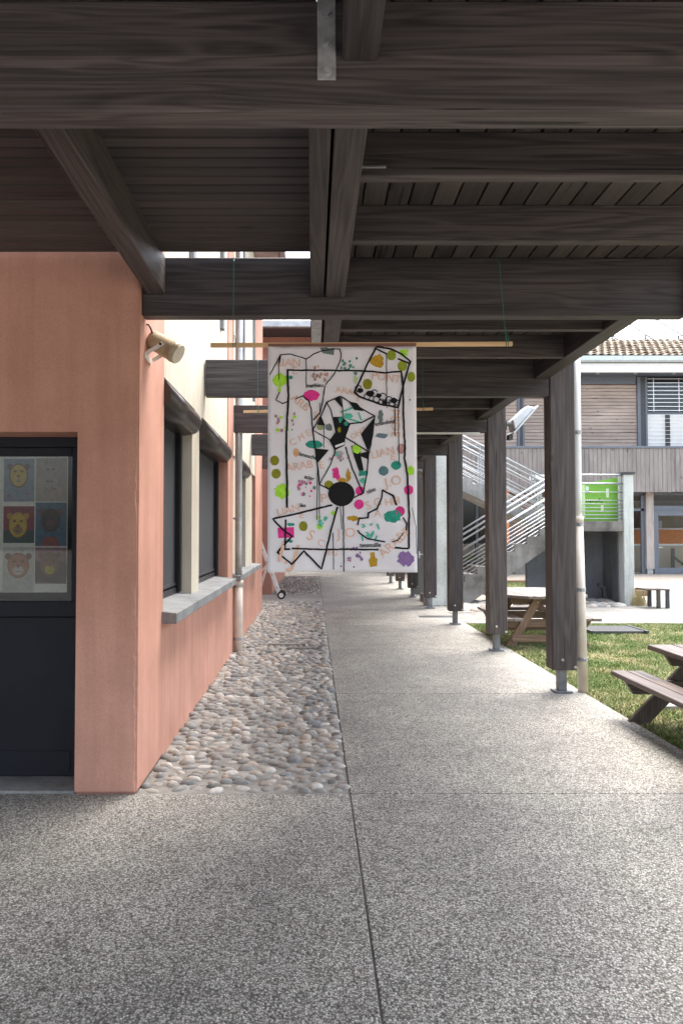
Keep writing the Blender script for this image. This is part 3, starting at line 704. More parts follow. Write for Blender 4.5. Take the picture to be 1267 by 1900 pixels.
for t, x, y, w, r in (('mathieu', 410, 463, 112, 2), ('soundous', 932, 738, 135, 10), ('lanouche', 360, 982, 120, -14), ('léo', 322, 1345, 40, 0), ('nino', 828, 1237, 60, 22), ('tessouille', 820, 1636, 140, 1), ('acier', 370, 1142, 66, -16)):
    lettering(t, x, y, w * 1.12, r, INK, hscale=1.1, bold=.022)
for x, y in ((1118, 568), (700, 1795), (605, 1790)): blob(x, y, 6, 6, INK, .1, 'ink_spot', 8)

for (y, dx, lab, sx) in ((7.03, .06, 'second plain paper banner hanging behind the painted one, its stick ends showing', -.05), (9.62, .25, 'third paper banner further along, only its pale stick end showing', .12)):
    b2 = empty('hanging_banner', (dx + .17, y, 1.35), lab, 'banner', 'paper banners hung along the walkway')
    banner_common(b2, y, -.268 + dx, .618 + dx, 0, 0, 1.37, 2.70, (2.715, 2.742), -.614 + sx, 1.198 + sx, ((-.478 + sx, (-.478 + sx, 0)), (1.1 + sx, (1.1 + sx, 0))), 3.245)

# ================================================================== LION POSTER BEHIND THE DOOR GLASS
PO = empty('lion_poster', (-1.8, 4.745, 1.1), 'dim poster of small lion head paintings in a grid behind the door glass', 'poster')
PY = 4.742
def ppt(zx, zy): return (-2.004 + zx / 6.333 * .003455, 1.55 + (990 - (820 + zy / 6.333)) * .003448)
pl_ = [0]
def ppatch(pts2, c, name, parent=PO):
    pl_[0] += 1; P = [ppt(*p) for p in pts2]
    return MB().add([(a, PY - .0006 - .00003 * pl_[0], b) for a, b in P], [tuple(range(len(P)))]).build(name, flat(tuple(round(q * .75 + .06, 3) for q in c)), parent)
def pell(x, y, rx, ry, c, name, parent, n=18, a0=0, a1=2 * math.pi): return ppatch([(x + rx * math.cos(a0 + (a1 - a0) * k / n), y + ry * math.sin(a0 + (a1 - a0) * k / n)) for k in range(n)], c, name, parent)
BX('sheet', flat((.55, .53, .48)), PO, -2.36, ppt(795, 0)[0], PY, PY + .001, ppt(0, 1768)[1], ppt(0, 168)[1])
YEL, RED, PINKL = (.50, .34, .04), (.22, .045, .03), (.35, .18, .13)
def lion(x0, y0, x1, y1, bgc, mane, face, ear, cx, cy, rx, ry, muzz, extra=None):
    b = ppatch([(x0, y0), (x1, y0), (x1, y1), (x0, y1)], bgc, 'painting')
    if extra: extra(b)
    for s_ in (-1, 1): pell(cx + s_ * rx * .92, cy - ry * .70, rx * .30, ry * .26, ear, 'ear', b)
    pell(cx, cy, rx, ry, mane, 'mane', b); pell(cx, cy + ry * .02, rx * .86, ry * .88, face, 'face', b)
    pell(cx, cy + ry * .40, rx * .50, ry * .36, muzz, 'muzzle', b)
    ppatch([(cx - rx * .22, cy - ry * .02), (cx + rx * .22, cy - ry * .02), (cx, cy + ry * .25)], (.16, .03, .04), 'nose', b)
    for s_ in (-1, 1):
        pell(cx + s_ * rx * .38, cy - ry * .30, rx * .17, ry * .07, (.02, .018, .018), 'eye', b)
        ppatch([(cx + s_ * rx * .1, cy - ry * .42), (cx + s_ * rx * .62, cy - ry * .48), (cx + s_ * rx * .62, cy - ry * .42), (cx + s_ * rx * .1, cy - ry * .36)], mane, 'brow', b)
    ppatch([(cx - rx * .36, cy + ry * .50), (cx, cy + ry * .44), (cx + rx * .36, cy + ry * .50), (cx, cy + ry * .52)], (.05, .02, .02), 'mouth', b)
    return b
lion(40, 195, 400, 700, (.17, .20, .26), (.13, .05, .03), YEL, (.07, .03, .03), 213, 390, 112, 145, (.48, .36, .12), lambda b: [pell(x, y, 22, 12, (.30, .06, .05), 'flower', b) for x, y in ((98, 630), (320, 605))])
lion(42, 755, 405, 1188, (.20, .02, .045), (.42, .25, .03), YEL, (.40, .22, .03), 213, 975, 108, 150, (.25, .14, .08), lambda b: ppatch([(42, 1040), (405, 1040), (405, 1188), (42, 1188)], (.03, .06, .055), 'ground', b))
lion(40, 1235, 405, 1760, (.43, .42, .39), (.24, .09, .05), (.33, .15, .09), (.10, .05, .03), 222, 1450, 130, 150, (.45, .42, .38))
b = ppatch([(418, 185), (785, 185), (785, 700), (418, 700)], (.33, .27, .24), 'painting')
for k in range(46):
    a = random.uniform(0, 6.28); r0 = random.uniform(.55, .8); x, y = 590 + 175 * r0 * math.cos(a), 390 + 215 * r0 * math.sin(a); l_ = random.uniform(25, 70); aa = a + random.uniform(-.6, .6)
    dx, dy = math.cos(aa) * l_, math.sin(aa) * l_; x, y = min(max(x, 430), 760), min(max(y, 200), 640)
    ppatch([(x, y), (min(max(x + dx * .5 + 5, 420), 780), y + dy * .5), (min(max(x + dx, 420), 780), y + dy), (min(max(x + dx * .5 - 6, 420), 780), y + dy * .5 + 5)], random.choice(((.16, .11, .09), (.20, .14, .11), (.12, .09, .08))), 'hair_stroke', b)
for x, y in ((560, 320), (625, 318), (560, 460), (608, 462)): pell(x, y, 18, 10, (.05, .035, .03), 'eye', b)
lion(420, 710, 785, 1225, (.04, .10, .16), (.05, .022, .022), (.045, .03, .03), (.12, .03, .03), 598, 920, 118, 142, (.09, .05, .05), lambda b: ppatch([(480, 1225), (530, 1120), (660, 1110), (715, 1225)], (.20, .035, .03), 'collar', b))
lion(420, 1240, 785, 1665, (.20, .10, .12), (.10, .055, .03), (.15, .08, .045), (.09, .05, .03), 592, 1440, 112, 150, (.38, .34, .03), lambda b: ppatch([(420, 1400), (785, 1400), (785, 1665), (420, 1640)], (.035, .025, .035), 'ground', b))

# ================================================================== WALL FITTINGS
sp = empty('horn_loudspeaker', (-.95, 4.66, 2.6), 'ochre cylindrical horn loudspeaker on a bracket on the pink wall corner', 'loudspeaker')
ax = Vector((.84, -.18, -.50)).normalized(); c0 = Vector((-.935, 4.665, 2.735))
def sp_pt(t): return c0 + ax * t
MB().tube([sp_pt(-.118), sp_pt(-.112), sp_pt(-.06), sp_pt(.06), sp_pt(.064), sp_pt(.075), sp_pt(.079), sp_pt(.10)], [.045, .058, .062, .065, .068, .068, .065, .066], 28).build('body', HORN, sp, smooth=True)
MB().tube([sp_pt(.1001), sp_pt(.106)], [.066, .062], 28).build('front_rim', simple('pale_horn_rim', (.62, .57, .46), .5), sp, smooth=True)
side = ax.cross(Vector((0, 0, 1))).normalized()
for s_ in (-1, 1):
    q = c0 + side * s_ * .072
    MB().beam(q + Vector((.012, 0, .006)), q + Vector((-.112, -.0, -.072)), .026, .004, up=side).build('bracket_arm', WHITE, sp, .001)
    MB().tube([q - side * s_ * .006, q + side * s_ * .01], .009, 8).build('pivot_bolt', STEEL, sp)
MB().box(XW + .0005, XW + .008, 4.58, 4.75, 2.64, 2.68).build('bracket_foot', PVC, sp)
MB().tube([Vector((-1.005, 4.65, 2.79)), Vector((-1.012, 4.635, 2.815)), Vector((-1.022, 4.63, 2.845)), Vector((-1.035, 4.635, 2.868)), Vector((XW - .004, 4.64, 2.872))], .006, 8).build('cable', WIRE, sp, smooth=True)

def rainpipe(name, label, x, y, r1, r2, zj, ztop, m1, m2, clamps, bend=0, lean=0):
    e = empty(name, (x, y, 0), label, 'downpipe')
    MB().tube([(x, y, .0), (x + lean, y, zj)], r1, 20).build('lower_pipe', m1, e, smooth=True)
    MB().tube([(x + lean, y, zj - .06), (x + lean, y, zj + .001)], r1 * 1.13, 20).build('collar', m1, e, smooth=True)
    P = [(x + lean, y, zj), (x + lean - bend, y, zj + .25), (x + lean - bend, y, (zj + ztop) / 2), (x + lean - bend, y, ztop)]
    MB().tube(P, r2, 18).build('upper_pipe', m2, e, smooth=True)
    for z in clamps:
        xx = x + lean * min(1, z / zj) if z < zj else x + lean - bend
        rr = r1 if z < zj else r2
        MB().tube([(xx, y, z - .018), (xx, y, z + .018)], rr * 1.09, 18).box(xx - rr * 2.1, xx - rr * .9, y - .012, y + .012, z - .012, z + .012).box(xx - .012, xx + .012, y - rr * 1.5, y - rr, z - .012, z + .012).build('clamp', GALV, e)
    return e
rainpipe('downpipe', 'zinc downpipe with beige lower section against the pink wall pilaster', -.985, 9.82, .058, .048, .93, 6.6, PVC, ZINC, (.16, .86, 1.75, 3.6))
rainpipe('downpipe', 'cream painted downpipe fixed beside the nearest whole timber post', 2.645, 7.30, .050, .040, 1.72, 3.5, PVC, PVCW, (.32, 1.0, 1.64, 2.55), lean=-.035)
gut = BX('gutter', ZINC, cp, 2.45, 2.57, -2.5, 23.3, 3.27, 3.36, .02)

fl = empty('floodlight', (2.7, 9.85, 3), 'pale grey floodlight tilted downwards on the second timber post', 'floodlight')
A, B = Vector((2.64, 9.86, 2.87)), Vector((2.965, 9.86, 3.235)); dr = (B - A).normalized(); nr = Vector((-dr.z, 0, dr.x))
MB().beam(A, B, .34, .022, up=nr).build('glass_frame', HARDW, fl, .004)
prof = [A + dr * .05 + nr * .012, A + dr * .45 + nr * .012, A + dr * .40 + nr * .105, A + dr * .13 + nr * .125]
m = MB(); m.add([p + Vector((0, -.14, 0)) for p in prof] + [p + Vector((0, .14, 0)) for p in prof], [(0, 1, 2, 3), (7, 6, 5, 4), (0, 4, 5, 1), (1, 5, 6, 2), (2, 6, 7, 3), (3, 7, 4, 0)]); m.build('housing', HARDW, fl, .01)
m = MB(); m.beam((2.557, 9.80, 3.02), (2.80, 9.715, 2.995), .006, .03); m.build('bracket', GALV, fl, .001)
MB().beam((2.557, 9.92, 3.02), (2.80, 10.005, 2.995), .006, .03).build('bracket', GALV, fl, .001)
MB().box(2.557, 2.575, 9.79, 9.94, 2.93, 3.06).build('mount', STEEL, fl, .003)
MB().box(2.60, 2.66, 9.80, 9.92, 2.80, 2.87).build('ballast_box', STEEL, fl, .006)

# ladder ------------------------------------------------------------
ld = empty('folding_ladder', (-1.0, 17.7, 0), 'aluminium folding ladder with black transport wheels leaning at the far wall corner', 'ladder')
for yy in (17.55, 17.95):
    MB().beam((-.80, yy, .12), (-1.29, yy, 1.42), .03, .075, up=(1, 0, 0)).build('rail', ALU, ld, .004)
    w_ = MB().tube([(-.745, yy - .06, .095), (-.745, yy - .02, .095)], .095, 22).build('tyre', RUBBER, ld, smooth=False)
    MB().tube([(-.745, yy - .064, .095), (-.745, yy - .059, .095)], .055, 16).build('hub', WHITE, w_)
    for t in (.12, .35, .58, .8):
        MB().tube([(-.80 - .49 * t, yy - .017, .12 + 1.3 * t), (-.80 - .49 * t, yy - .025, .12 + 1.3 * t)], .014, 8).build('rivet', STEEL, ld)
for t in (.15, .37, .6, .82): MB().tube([(-.80 - .49 * t, 17.56, .12 + 1.3 * t), (-.80 - .49 * t, 17.94, .12 + 1.3 * t)], .016, 8).build('rung', ALU, ld)
MB().beam((-1.05, 17.6, .86), (-1.28, 17.6, .58), .02, .04).build('stay', ALU, ld)
MB().beam((-1.10, 17.9, .80), (-1.32, 17.9, .04), .03, .06).build('rear_rail', ALU, ld)

# ================================================================== PICNIC TABLES
def picnic(label, cx, y0, y1, zt, zs, wt, bi, bo, M1, MT, th=.04, legw=.11, stub=.3, cut=0):
    e = empty('picnic_table', (cx, (y0 + y1) / 2, -.02), label, 'picnic table', 'picnic tables on the lawn')
    n = 5; pw = 2 * wt / n
    for k in range(n): 
        xa, xb_ = cx - wt + k * pw + .004, cx - wt + (k + 1) * pw - .004; ia, ib = (max(0, cut - (wt - abs(x - cx))) for x in (xa, xb_)); j = random.uniform(-.006, .006)
        MB().prism([(xa, y0 + ia + j), (xb_, y0 + ib + j), (xb_, y1 - ib + j), (xa, y1 - ia + j)], 'z', zt - th, zt).build('top_plank', MT['y'], e, .004)
    for s_ in (-1, 1):
        hw = (bo - bi) / 2
        for k in range(2):
            a, b = sorted((cx + s_ * (bi + k * hw + .004), cx + s_ * (bi + (k + 1) * hw - .004)))
            BX('seat_plank', MT['y'], e, a, b, y0 + random.uniform(-.008, .008), y1 + random.uniform(-.008, .008), zs - th, zs, .005)
    for yy, sg in ((y0 + stub, 1), (y1 - stub, -1)):
        # bearer under the top, bevelled ends
        zb = zt - th - .001
        MB().prism([(cx - wt + .04, zb), (cx + wt - .04, zb), (cx + wt - .10, zb - .10), (cx - wt + .10, zb - .10)], 'y', yy - .022, yy + .022).build('top_bearer', M1['x'], e, .004)
        zb = zs - th - .001
        MB().prism([(cx - bo + .02, zb), (cx + bo - .02, zb), (cx + bo - .09, zb - .11), (cx - bo + .09, zb - .11)], 'y', yy - .022, yy + .022).build('seat_bearer', M1['x'], e, .004)
        for s_ in (-1, 1):
            xb, xt = cx + s_ * (bo - .13), cx + s_ * .12
            lw = legw * .62; yl = yy - sg * .046
            MB().prism([(xb - lw, -.03), (xb + lw, -.03), (xt + lw, zt - th - .002), (xt - lw, zt - th - .002)], 'y', yl - .022, yl + .022).build('leg', M1['z'], e, .004)
            MB().tube([(xt + s_ * .02, yl - sg * .023, zt - th - .06), (xt + s_ * .02, yl - sg * .03, zt - th - .06)], .012, 8).build('bolt', GALV, e)
    return e
picnic('dark brown picnic table cut off at the right edge, closest to the walkway', 3.36, 4.45, 6.33, .605, .385, .52, .56, .83, TW, TW, legw=.15, stub=.22)
picnic('tan legged picnic table with weathered grey top half hidden behind two posts', 3.25, 10.05, 11.75, .70, .40, .56, .40, .66, TL, TG, legw=.10, stub=.3, cut=.24)
# cross stretcher low on far table
tb = [o for o in col.objects if o.name.startswith('picnic_table')][-1]
BX('stretcher', TL['x'], tb, 2.75, 3.75, 10.27, 10.303, .05, .15, .004); BX('stretcher', TL['x'], tb, 2.75, 3.75, 11.5, 11.535, .05, .15, .004)
BX('seat_plank', TW['x'], tb, 2.70, 3.80, 11.80, 12.02, .33, .385, .005)

# small bench near the pillar; planter bench further back ------------
def small_bench(label, x0, x1, y0, y1, z):
    e = empty('bench', ((x0 + x1) / 2, (y0 + y1) / 2, -.05), label, 'bench', 'benches in the courtyard')
    BX('seat', TW['x'], e, x0, x1, y0, y1, z, z + .03, .004)
    for x in (x0 + .28, x1 - .04):
        BX('leg', STEEL, e, x - .035, x + .035, y0 + .02, y0 + .07, -.055, z - .001); BX('leg', STEEL, e, x - .035, x + .035, y1 - .07, y1 - .02, -.055, z - .001)
    return e
small_bench('small black framed bench standing right of the concrete stair column', 6.95, 7.46, 15.5, 16.0, .36)
small_bench('pale topped bench on the courtyard in front of the clad wall', 7.5, 9.4, 25.6, 26.1, .50)

# ================================================================== CONCRETE STAIRS
stt = empty('concrete_staircase', (4.5, 17, 0), 'weathered two flight concrete outdoor staircase with galvanised railings', 'staircase')
SL, X0s, ZL, XL = .605, 2.5, 1.82, 5.5
ya, yb, yc_, yd = 16.2, 17.35, 17.5, 18.7
n1 = 11; ri = ZL / n1; go = (XL - X0s) / n1
prof = []
for k in range(n1): prof += [(X0s + k * go, k * ri), (X0s + k * go, (k + 1) * ri)]
prof += [(XL, ZL), (XL, ZL - .32)]; prof += [(X0s + .75, -.1), (X0s, -.1)]
MB().prism(prof, 'y', ya, yb).build('lower_flight', CONCD, stt)
n2 = 12; r2 = 1.8 / n2; g2 = .287; prof = []
for k in range(n2): prof += [(XL - k * g2, ZL + k * r2), (XL - k * g2, ZL + (k + 1) * r2)]
prof += [(XL - n2 * g2, ZL + 1.8), (XL - n2 * g2, ZL + 1.45), (XL, ZL - .2)]
MB().prism(prof, 'y', yc_, yd).build('upper_flight', CONC, stt)
BX('landing', CONCD, stt, XL + .001, 6.80, ya, yd, 1.60, 1.82, .006); BX('upper_landing', CONC, stt, .6, XL - n2 * g2 - .001, yc_, yd, 3.4, 3.62)
BX('column', CONCL, stt, 6.801, 7.02, ya, 16.5, -.1, 2.85, .012); BX('column_cap', STEEL, stt, 6.77, 7.05, ya - .03, 16.53, 2.851, 2.90)
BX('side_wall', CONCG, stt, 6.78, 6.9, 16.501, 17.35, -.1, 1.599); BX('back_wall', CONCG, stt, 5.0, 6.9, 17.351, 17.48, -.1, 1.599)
def rail_set(y, p, q, posts, zs_, rr=.011, top=.021):
    (xa, za), (xb, zb) = p, q
    for i, h in enumerate(zs_):
        MB().tube([(xa, y, za + h), (xb, y, zb + h)], top if i < 2 else rr, 8).build('handrail' if i < 2 else 'railing_bar', RAIL, stt, smooth=True)
    for t in posts:
        x = xa + (xb - xa) * t; z = za + (zb - za) * t
        for d in (-.035, .035): BX('railing_post', GALV, stt, x + d - .018, x + d + .018, y - .008 + .03, y + .008 + .03, z - .05, z + zs_[0], .002)
HS = [1.05, .93, .74, .56, .475, .39, .305, .22, .135, .05]
lo = lambda x: SL * (x - X0s)
rail_set(ya + .06, (2.75, lo(2.75)), (5.5, lo(5.5)), (.13, .52, .93), HS)
rail_set(yb - .06, (2.75, lo(2.75)), (5.5, lo(5.5)), (.13, .52, .93), HS[:2] + HS[3::2])
up = lambda x: ZL + (r2 / g2) * (XL - x)
rail_set(yc_ + .06, (5.5, up(5.5)), (2.2, up(2.2)), (.08, .45, .85), HS); rail_set(yd - .06, (5.85, up(5.85)), (2.2, up(2.2)), (.04, .45, .85), HS[:1] + HS[3::2])
rail_set(ya + .05, (5.52, ZL), (6.80, ZL), (.03, .97), [1.02, .83, .64, .46, .38, .30, .22, .14, .06])
gp = empty('green_panel', (6.3, 17.0, 1.82), 'lime green printed panel hung behind the landing railing', 'panel')
MB().prism([(5.60, 1.83), (6.76, 1.83), (6.76, 2.80), (5.60, 2.58)], 'y', 16.40, 16.415).build('board', GREEN, gp)
for x0, x1, z0, z1, c in ((5.95, 6.03, 1.9, 2.68, (.55, .75, .40)), (6.50, 6.56, 2.35, 2.55, (.65, .8, .55)), (6.38, 6.44, 2.05, 2.18, (.7, .8, .6)), (6.04, 6.12, 2.50, 2.60, (.6, .75, .6)), (6.04, 6.12, 2.45, 2.495, (.02, .03, .02))):
    BX('printed_mark', flat(c), gp, x0, x1, 16.396, 16.3995, z0, z1)
for k in range(9):
    z = 2.25 + .012 * math.sin(k * 2.1); BX('printed_mark', flat((.02, .03, .015)), gp, 6.05 + k * .042, 6.075 + k * .042, 16.396, 16.3995, z, z + random.uniform(.02, .07))
BX('white_strip', WHITE, None, 5.5, 6.4, 18.75, 18.8, 2.92, 3.05); tag(bpy.data.objects['white_strip'], 'white horizontal board above the landing rail', 'board')
tg = MB()
for k in range(260):
    x, y = random.gauss(7.08, .06), random.gauss(16.15, .07); h = random.uniform(.12, .42); a = random.uniform(0, 6.28); l_ = random.uniform(.02, .14)
    tg.add([(x - .005, y, -.03), (x + .005, y, -.03), (x + l_ * math.cos(a), y + l_ * math.sin(a), h)], [(0, 1, 2)])
tag(tg.build('dry_weeds', flat((.42, .36, .19)), None), 'tuft of tall dry straw coloured weeds at the stair column foot', 'weeds', kind='stuff')
wp = MB().prism([(6.62, -.03), (6.70, -.03), (6.66, .34), (6.52, .42), (6.50, .36), (6.60, .30)], 'y', 16.9, 17.0).build('bent_bracket', STEEL, None, .004); tag(wp, 'black bent bracket leaning in the recess under the landing', 'bracket')

# ================================================================== FAR BUILDING
fb = empty('timber_clad_building', (12, 30, 0), 'two storey timber clad school building with tiled roof across the courtyard', 'building')
def boards_v(name, mat, x0, x1, y, z0, z1, w, gap=.012, d=.03):
    m = MB(); x = x0
    while x < x1 - .02:
        xe = min(x + w - gap, x1); o = random.uniform(0, .008); m.box(x, xe, y - d - o, y, z0 + random.uniform(-.02, .0), z1); x += w
    return tag(m.build(name, mat, fb), kind='stuff')
def boards_h(name, mat, x0, x1, y, z0, z1, w, gap=.02, d=.03):
    m = MB(); z = z0
    while z < z1 - .02: m.box(x0, x1, y - d - random.uniform(0, .006), y, z, min(z + w - gap, z1)); z += w
    return tag(m.build(name, mat, fb), kind='stuff')
BX('fascia_wall', CLADB, fb, 3, 30, 29.0, 29.3, 3.2, 4.9); boards_v('vertical_boards', CLADV, 3, 30, 28.999, 3.19, 4.9, .17)
BX('parapet_cap', GREYM, fb, 3, 30, 28.93, 29.34, 4.901, 4.985, .004)
BX('terrace_floor', CONC, fb, 3, 30, 29.301, 30.6, 4.5, 4.72)
BX('upper_wall', CLADB, fb, 3, 13.5, 30.6, 30.9, 4.4, 8.1); boards_h('horizontal_boards', CLADH, 3, 8.45, 30.599, 4.75, 7.75, .142); boards_h('horizontal_boards', CLADH, 8.76, 13.42, 30.599, 4.75, 7.75, .142)
BX('mullion', GREYM, fb, 8.46, 8.56, 30.53, 30.599, 4.73, 8.05); BX('mullion', STEEL, fb, 8.561, 8.68, 30.55, 30.599, 4.73, 8.05); BX('mullion', GREYM, fb, 8.681, 8.75, 30.53, 30.599, 4.73, 8.05)
BX('mullion', GREYM, fb, 13.43, 13.56, 30.50, 30.6, 4.73, 8.05); BX('mullion', STEEL, fb, 13.561, 13.76, 30.52, 30.6, 4.73, 8.05); BX('mullion', GREYM, fb, 13.761, 13.84, 30.50, 30.6, 4.73, 8.05)
uw = empty('window', (15.5, 30.6, 4.73), parent=fb)
BX('pane', GLASSD, uw, 13.85, 19, 30.66, 30.68, 4.73, 8.05); BX('painted_sky_reflection', SCREEN, uw, 13.85, 19, 30.62, 30.64, 4.73, 6.5); BX('dark_interior', STEEL, uw, 13.85, 19, 31.2, 31.3, 4.73, 8.05)  # opaque white sheet in front of the pane imitates the sky's reflection
BX('mullion_bar', STEEL, uw, 14.62, 14.80, 30.57, 30.619, 4.73, 6.5); BX('transom', GREYM, uw, 13.85, 19, 30.60, 30.656, 6.501, 6.58)
for k in range(20):
    z = 4.82 + k * .165
    BX('blind_slat', ALU, uw, 13.87, 19, 30.50, 30.56, z, z + (.022 if z > 6.5 else .010))
for x in (14.1, 15.15, 16.2): BX('blind_cord', ALU, uw, x - .012, x + .012, 30.49, 30.498, 6.6, 8.0)
BX('upper_wall', CLADB, fb, 19.01, 30, 30.6, 30.9, 4.4, 8.1)
BX('soffit', GREYM, fb, 2.5, 30.5, 29.75, 31, 8.1, 8.16); BX('soffit_wall', GREYM, fb, 3, 13.4, 30.56, 30.598, 7.76, 8.09)
for k in range(14): MB().tube([(5.4 + k * 1.55, 30.0, 8.06), (5.4 + k * 1.55, 30.0, 8.099)], .07, 10).build('downlight', ALU, fb)
BX('eave_board', WHITE, fb, 2.5, 30.5, 29.62, 29.749, 8.05, 8.42, .01)
MB().prism([(29.44, 8.68), (29.44, 8.50), (29.50, 8.44), (29.62, 8.44), (29.62, 8.70), (29.60, 8.70), (29.60, 8.47), (29.51, 8.47), (29.46, 8.51), (29.46, 8.68)], 'x', 2.5, 30.5).build('gutter', simple('pale_zinc', (.55, .61, .63), .4, .4), fb)
# tiled roof: overlapping rows of curved tiles
BX('roof_deck', TILE, fb, 2.5, 30.5, 33.4, 33.5, 8.2, 10.2)
m = MB(); rows, tw = 9, .30; y0r, z0r, y1r, z1r = 29.62, 8.71, 33.2, 10.28
for r_ in range(rows):
    ta, tbq = r_ / rows, (r_ + 1.12) / rows
    yA, zA, yB, zB = y0r + (y1r - y0r) * ta, z0r + (z1r - z0r) * ta + .05, y0r + (y1r - y0r) * tbq, z0r + (z1r - z0r) * tbq
    for k in range(int(22 / tw)):
        x = 8.5 + k * tw + (tw / 2 if r_ % 2 else 0); h = random.uniform(-.008, .012)
        pr = [(0, 0), (.05, .035), (.12, .055), (.19, .045), (.25, .012), (.29, 0)]
        vs = [(x + a, yA, zA + b + h) for a, b in pr] + [(x + a, yB, zB - .045 + b + h) for a, b in pr] + [(x + a, yA, zA + b - .03 + h) for a, b in pr]
        m.add(vs, [(i, i + 1, 7 + i, 6 + i) for i in range(5)] + [(i, i + 1, 13 + i, 12 + i) for i in range(5)])
s = NT('roof_tiles'); rp = s.n('NewGeometry').outputs['Random Per Island']
s.base(s.ramp(rp, [(0, (.24, .19, .145)), (.5, (.35, .29, .22)), (1, (.44, .38, .30))])); TILES = s.set(rough=.85, spec=.2)
tag(m.build('roof_tiles', TILES, fb, smooth=False), kind='stuff')
MB().prism([(29.6, 8.70), (33.3, 10.27), (33.3, 10.1), (29.6, 8.55)], 'x', 2.5, 30.5).build('roof_slope', simple('roof_underlay', (.16, .12, .085), .9), fb)
for z in (10.36, 10.50): MB().tube([(8, 33.25, z), (30, 33.25, z)], .022, 6).build('snow_rail', STEEL, fb)
for k in range(14): BX('snow_rail_bracket', STEEL, fb, 9 + k * 1.5, 9.05 + k * 1.5, 33.22, 33.28, 10.25, 10.52)
MB().prism([(33.4, 10.35), (39.0, 13.6), (39.0, 13.4), (33.4, 10.15)], 'x', 2.5, 32).build('metal_roof', WHITER, fb)
for k in range(15):
    x = 9 + k * 1.62; MB().beam((x, 33.42, 10.38), (x - .0, 38.9, 13.56), .07, .08).build('roof_seam', GREYM, fb)
BX('back_wall', CLADB, fb, 3, 30, 38.9, 39.2, 0, 13.3)
# ground floor
BX('plinth', CONCD, fb, 3, 12.2, 29.28, 29.5, -.1, .52); boards_v('vertical_boards', CLADB, 3, 12.2, 29.45, .525, 3.19, .15); BX('lower_wall', CLADB, fb, 3, 12.2, 29.451, 29.6, .525, 3.19)
BX('corner_post', CLADV, fb, 12.2, 12.5, 29.35, 29.6, -.05, 3.19)
BX('window_head', GREYM, fb, 12.501, 22, 29.56, 29.68, 3.08, 3.19); BX('transom', GREYM, fb, 12.501, 13.2, 29.5, 29.6, 2.45, 2.55)
BX('post', CLADV, fb, 13.22, 13.52, 29.36, 29.6, .15, 3.19); BX('post_foot', GALV, fb, 13.26, 13.48, 29.4, 29.56, -.05, .149)
BX('window_post', GREYM, fb, 13.08, 13.219, 29.5, 29.6, -.05, 3.07); BX('window_post', GREYM, fb, 12.501, 12.56, 29.5, 29.6, -.05, 3.07)
BX('pane', GLASS, fb, 12.561, 13.079, 29.56, 29.575, 0, 3.07)
BX('door_head', GREYM, fb, 13.521, 17, 29.5, 29.6, 2.45, 2.66); BX('pane', GLASSD, fb, 13.521, 22, 29.56, 29.575, 2.661, 3.07)
gd = empty('glass_door', (14.3, 29.5, 0), parent=fb)
BX('frame', GREYM, gd, 13.56, 13.74, 29.44, 29.6, -.05, 2.449, .005); BX('frame', GREYM, gd, 15.05, 15.23, 29.44, 29.6, -.05, 2.449, .005); BX('frame', GREYM, gd, 13.741, 15.049, 29.44, 29.6, 2.26, 2.449, .005); BX('frame', GREYM, gd, 13.741, 15.049, 29.44, 29.6, -.05, .19, .005)
BX('pane', GLASS, gd, 13.741, 15.049, 29.52, 29.535, .191, 2.259); MB().tube([(13.70, 29.43, 1.0), (13.70, 29.36, 1.0), (13.85, 29.36, 1.0)], .015, 8).build('handle', ALU, gd)
BX('pane', GLASS, fb, 15.3, 22, 29.52, 29.535, .0, 2.45); BX('window_post', GREYM, fb, 15.231, 15.299, 29.5, 29.6, -.05, 2.449)
rm = empty('reflection_room', (15, 31, 0), parent=fb)  # added room whose fittings stand in for reflections in the glass
BX('floor', COURT, rm, 12.3, 24, 29.62, 35, -.04, .02); BX('back_wall', CREAM, rm, 12.3, 24, 34.8, 35, .021, 3.1); BX('side_wall', CLADB, rm, 12.3, 12.4, 29.62, 34.79, .021, 3.1)
BX('orange_wall_and_reflection', ORANGE, rm, 12.6, 20, 30.75, 30.8, 1.12, 1.72); BX('reflection_trim', WHITE, rm, 12.6, 20, 30.74, 30.82, 1.721, 1.77); BX('reflection_trim', WHITE, rm, 12.6, 20, 30.74, 30.82, 1.05, 1.119)  # orange band and trims imitate the reflection of an orange building
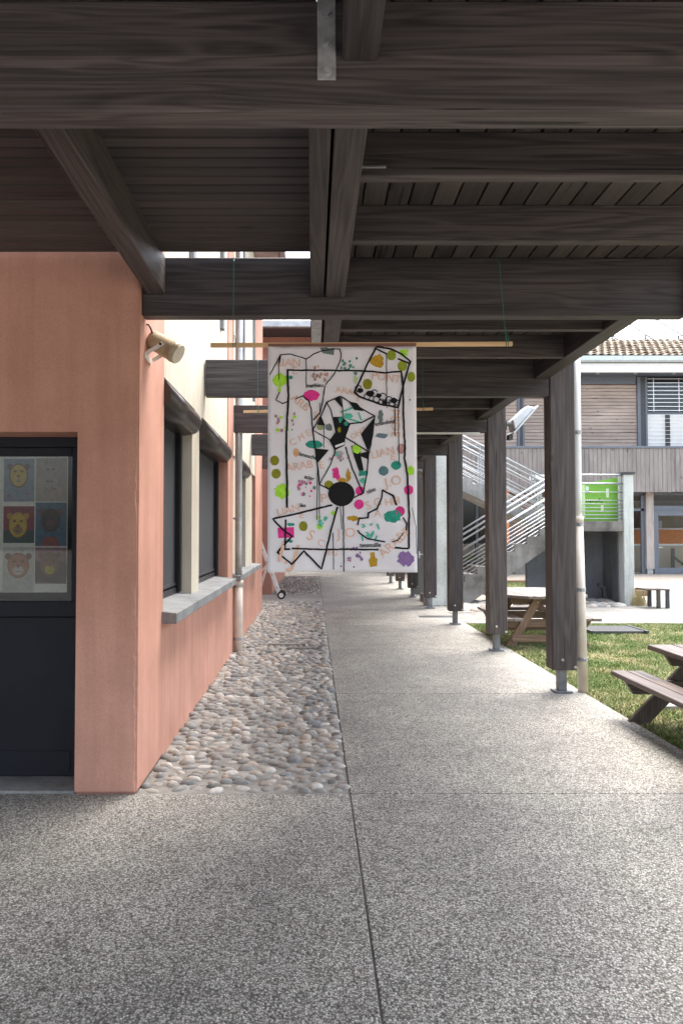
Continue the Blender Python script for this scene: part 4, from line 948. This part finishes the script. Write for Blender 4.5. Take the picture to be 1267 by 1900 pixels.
BX('beige_reflection_block', flat((.42, .36, .27)), rm, 12.6, 20, 30.7, 31.1, .021, 1.049); BX('chair_back', STEEL, rm, 14.62, 14.74, 30.2, 30.3, .021, .95); MB().beam((14.7, 30.25, .62), (15.2, 30.25, .2), .08, .07).build('chair_leg', STEEL, rm)  # beige block imitates the pale ground reflected in the glass
MB().prism([(13.8, .72), (14.25, .74), (14.32, .95), (14.2, 1.04), (13.8, 1.02)], 'y', 30.60, 30.66).build('cushion', flat((.62, .56, .38)), rm)
BX('shelf', CLADB, rm, 13.0, 14.2, 32, 32.4, 1.5, 2.6); BX('painted_window_glow', WHITE, rm, 14.6, 14.85, 31.5, 31.6, 1.75, 2.1)  # small white block painted as window brightness
# dark glazed porch under the upper flight
dp = empty('glazed_porch', (6.2, 28, 0), 'dark framed glazed porch seen through the stair railing', 'porch')
BX('frame', ANTH, dp, 5.4, 5.6, 28.2, 28.4, -.05, 3.0); BX('frame', ANTH, dp, 6.2, 6.3, 28.2, 28.4, -.05, 3.0); BX('frame', ANTH, dp, 6.9, 7.05, 28.2, 28.4, -.05, 3.0); BX('frame', ANTH, dp, 5.4, 7.05, 28.2, 28.4, 3.001, 3.15)
BX('pane', GLASSD, dp, 5.601, 6.199, 28.28, 28.3, 0, 3.0); BX('pane', GLASSD, dp, 6.301, 6.899, 28.28, 28.3, 0, 3.0); BX('curtain', BLIND, dp, 5.401, 6.5, 28.8, 28.85, 0, 3.0)
BX('wall', ORANGE, dp, 7.051, 7.5, 28.3, 28.45, -.05, 3.15); BX('lintel', ORANGE, dp, 4.5, 7.5, 28.2, 28.5, 3.151, 3.19)
wl = empty('bulkhead_lamp', (15.2, 28.9, 4.0), 'round white bulkhead lamp on the grey vertical cladding at the right edge', 'lamp')
MB().tube([(15.22, 28.955, 3.93), (15.22, 28.90, 3.93), (15.22, 28.86, 3.93), (15.22, 28.84, 3.93)], [.30, .30, .26, .12], 28).build('diffuser', WHITE, wl, smooth=True)
MB().tube([(15.22, 28.99, 3.93), (15.22, 28.956, 3.93)], .32, 28).build('base', GREYM, wl)
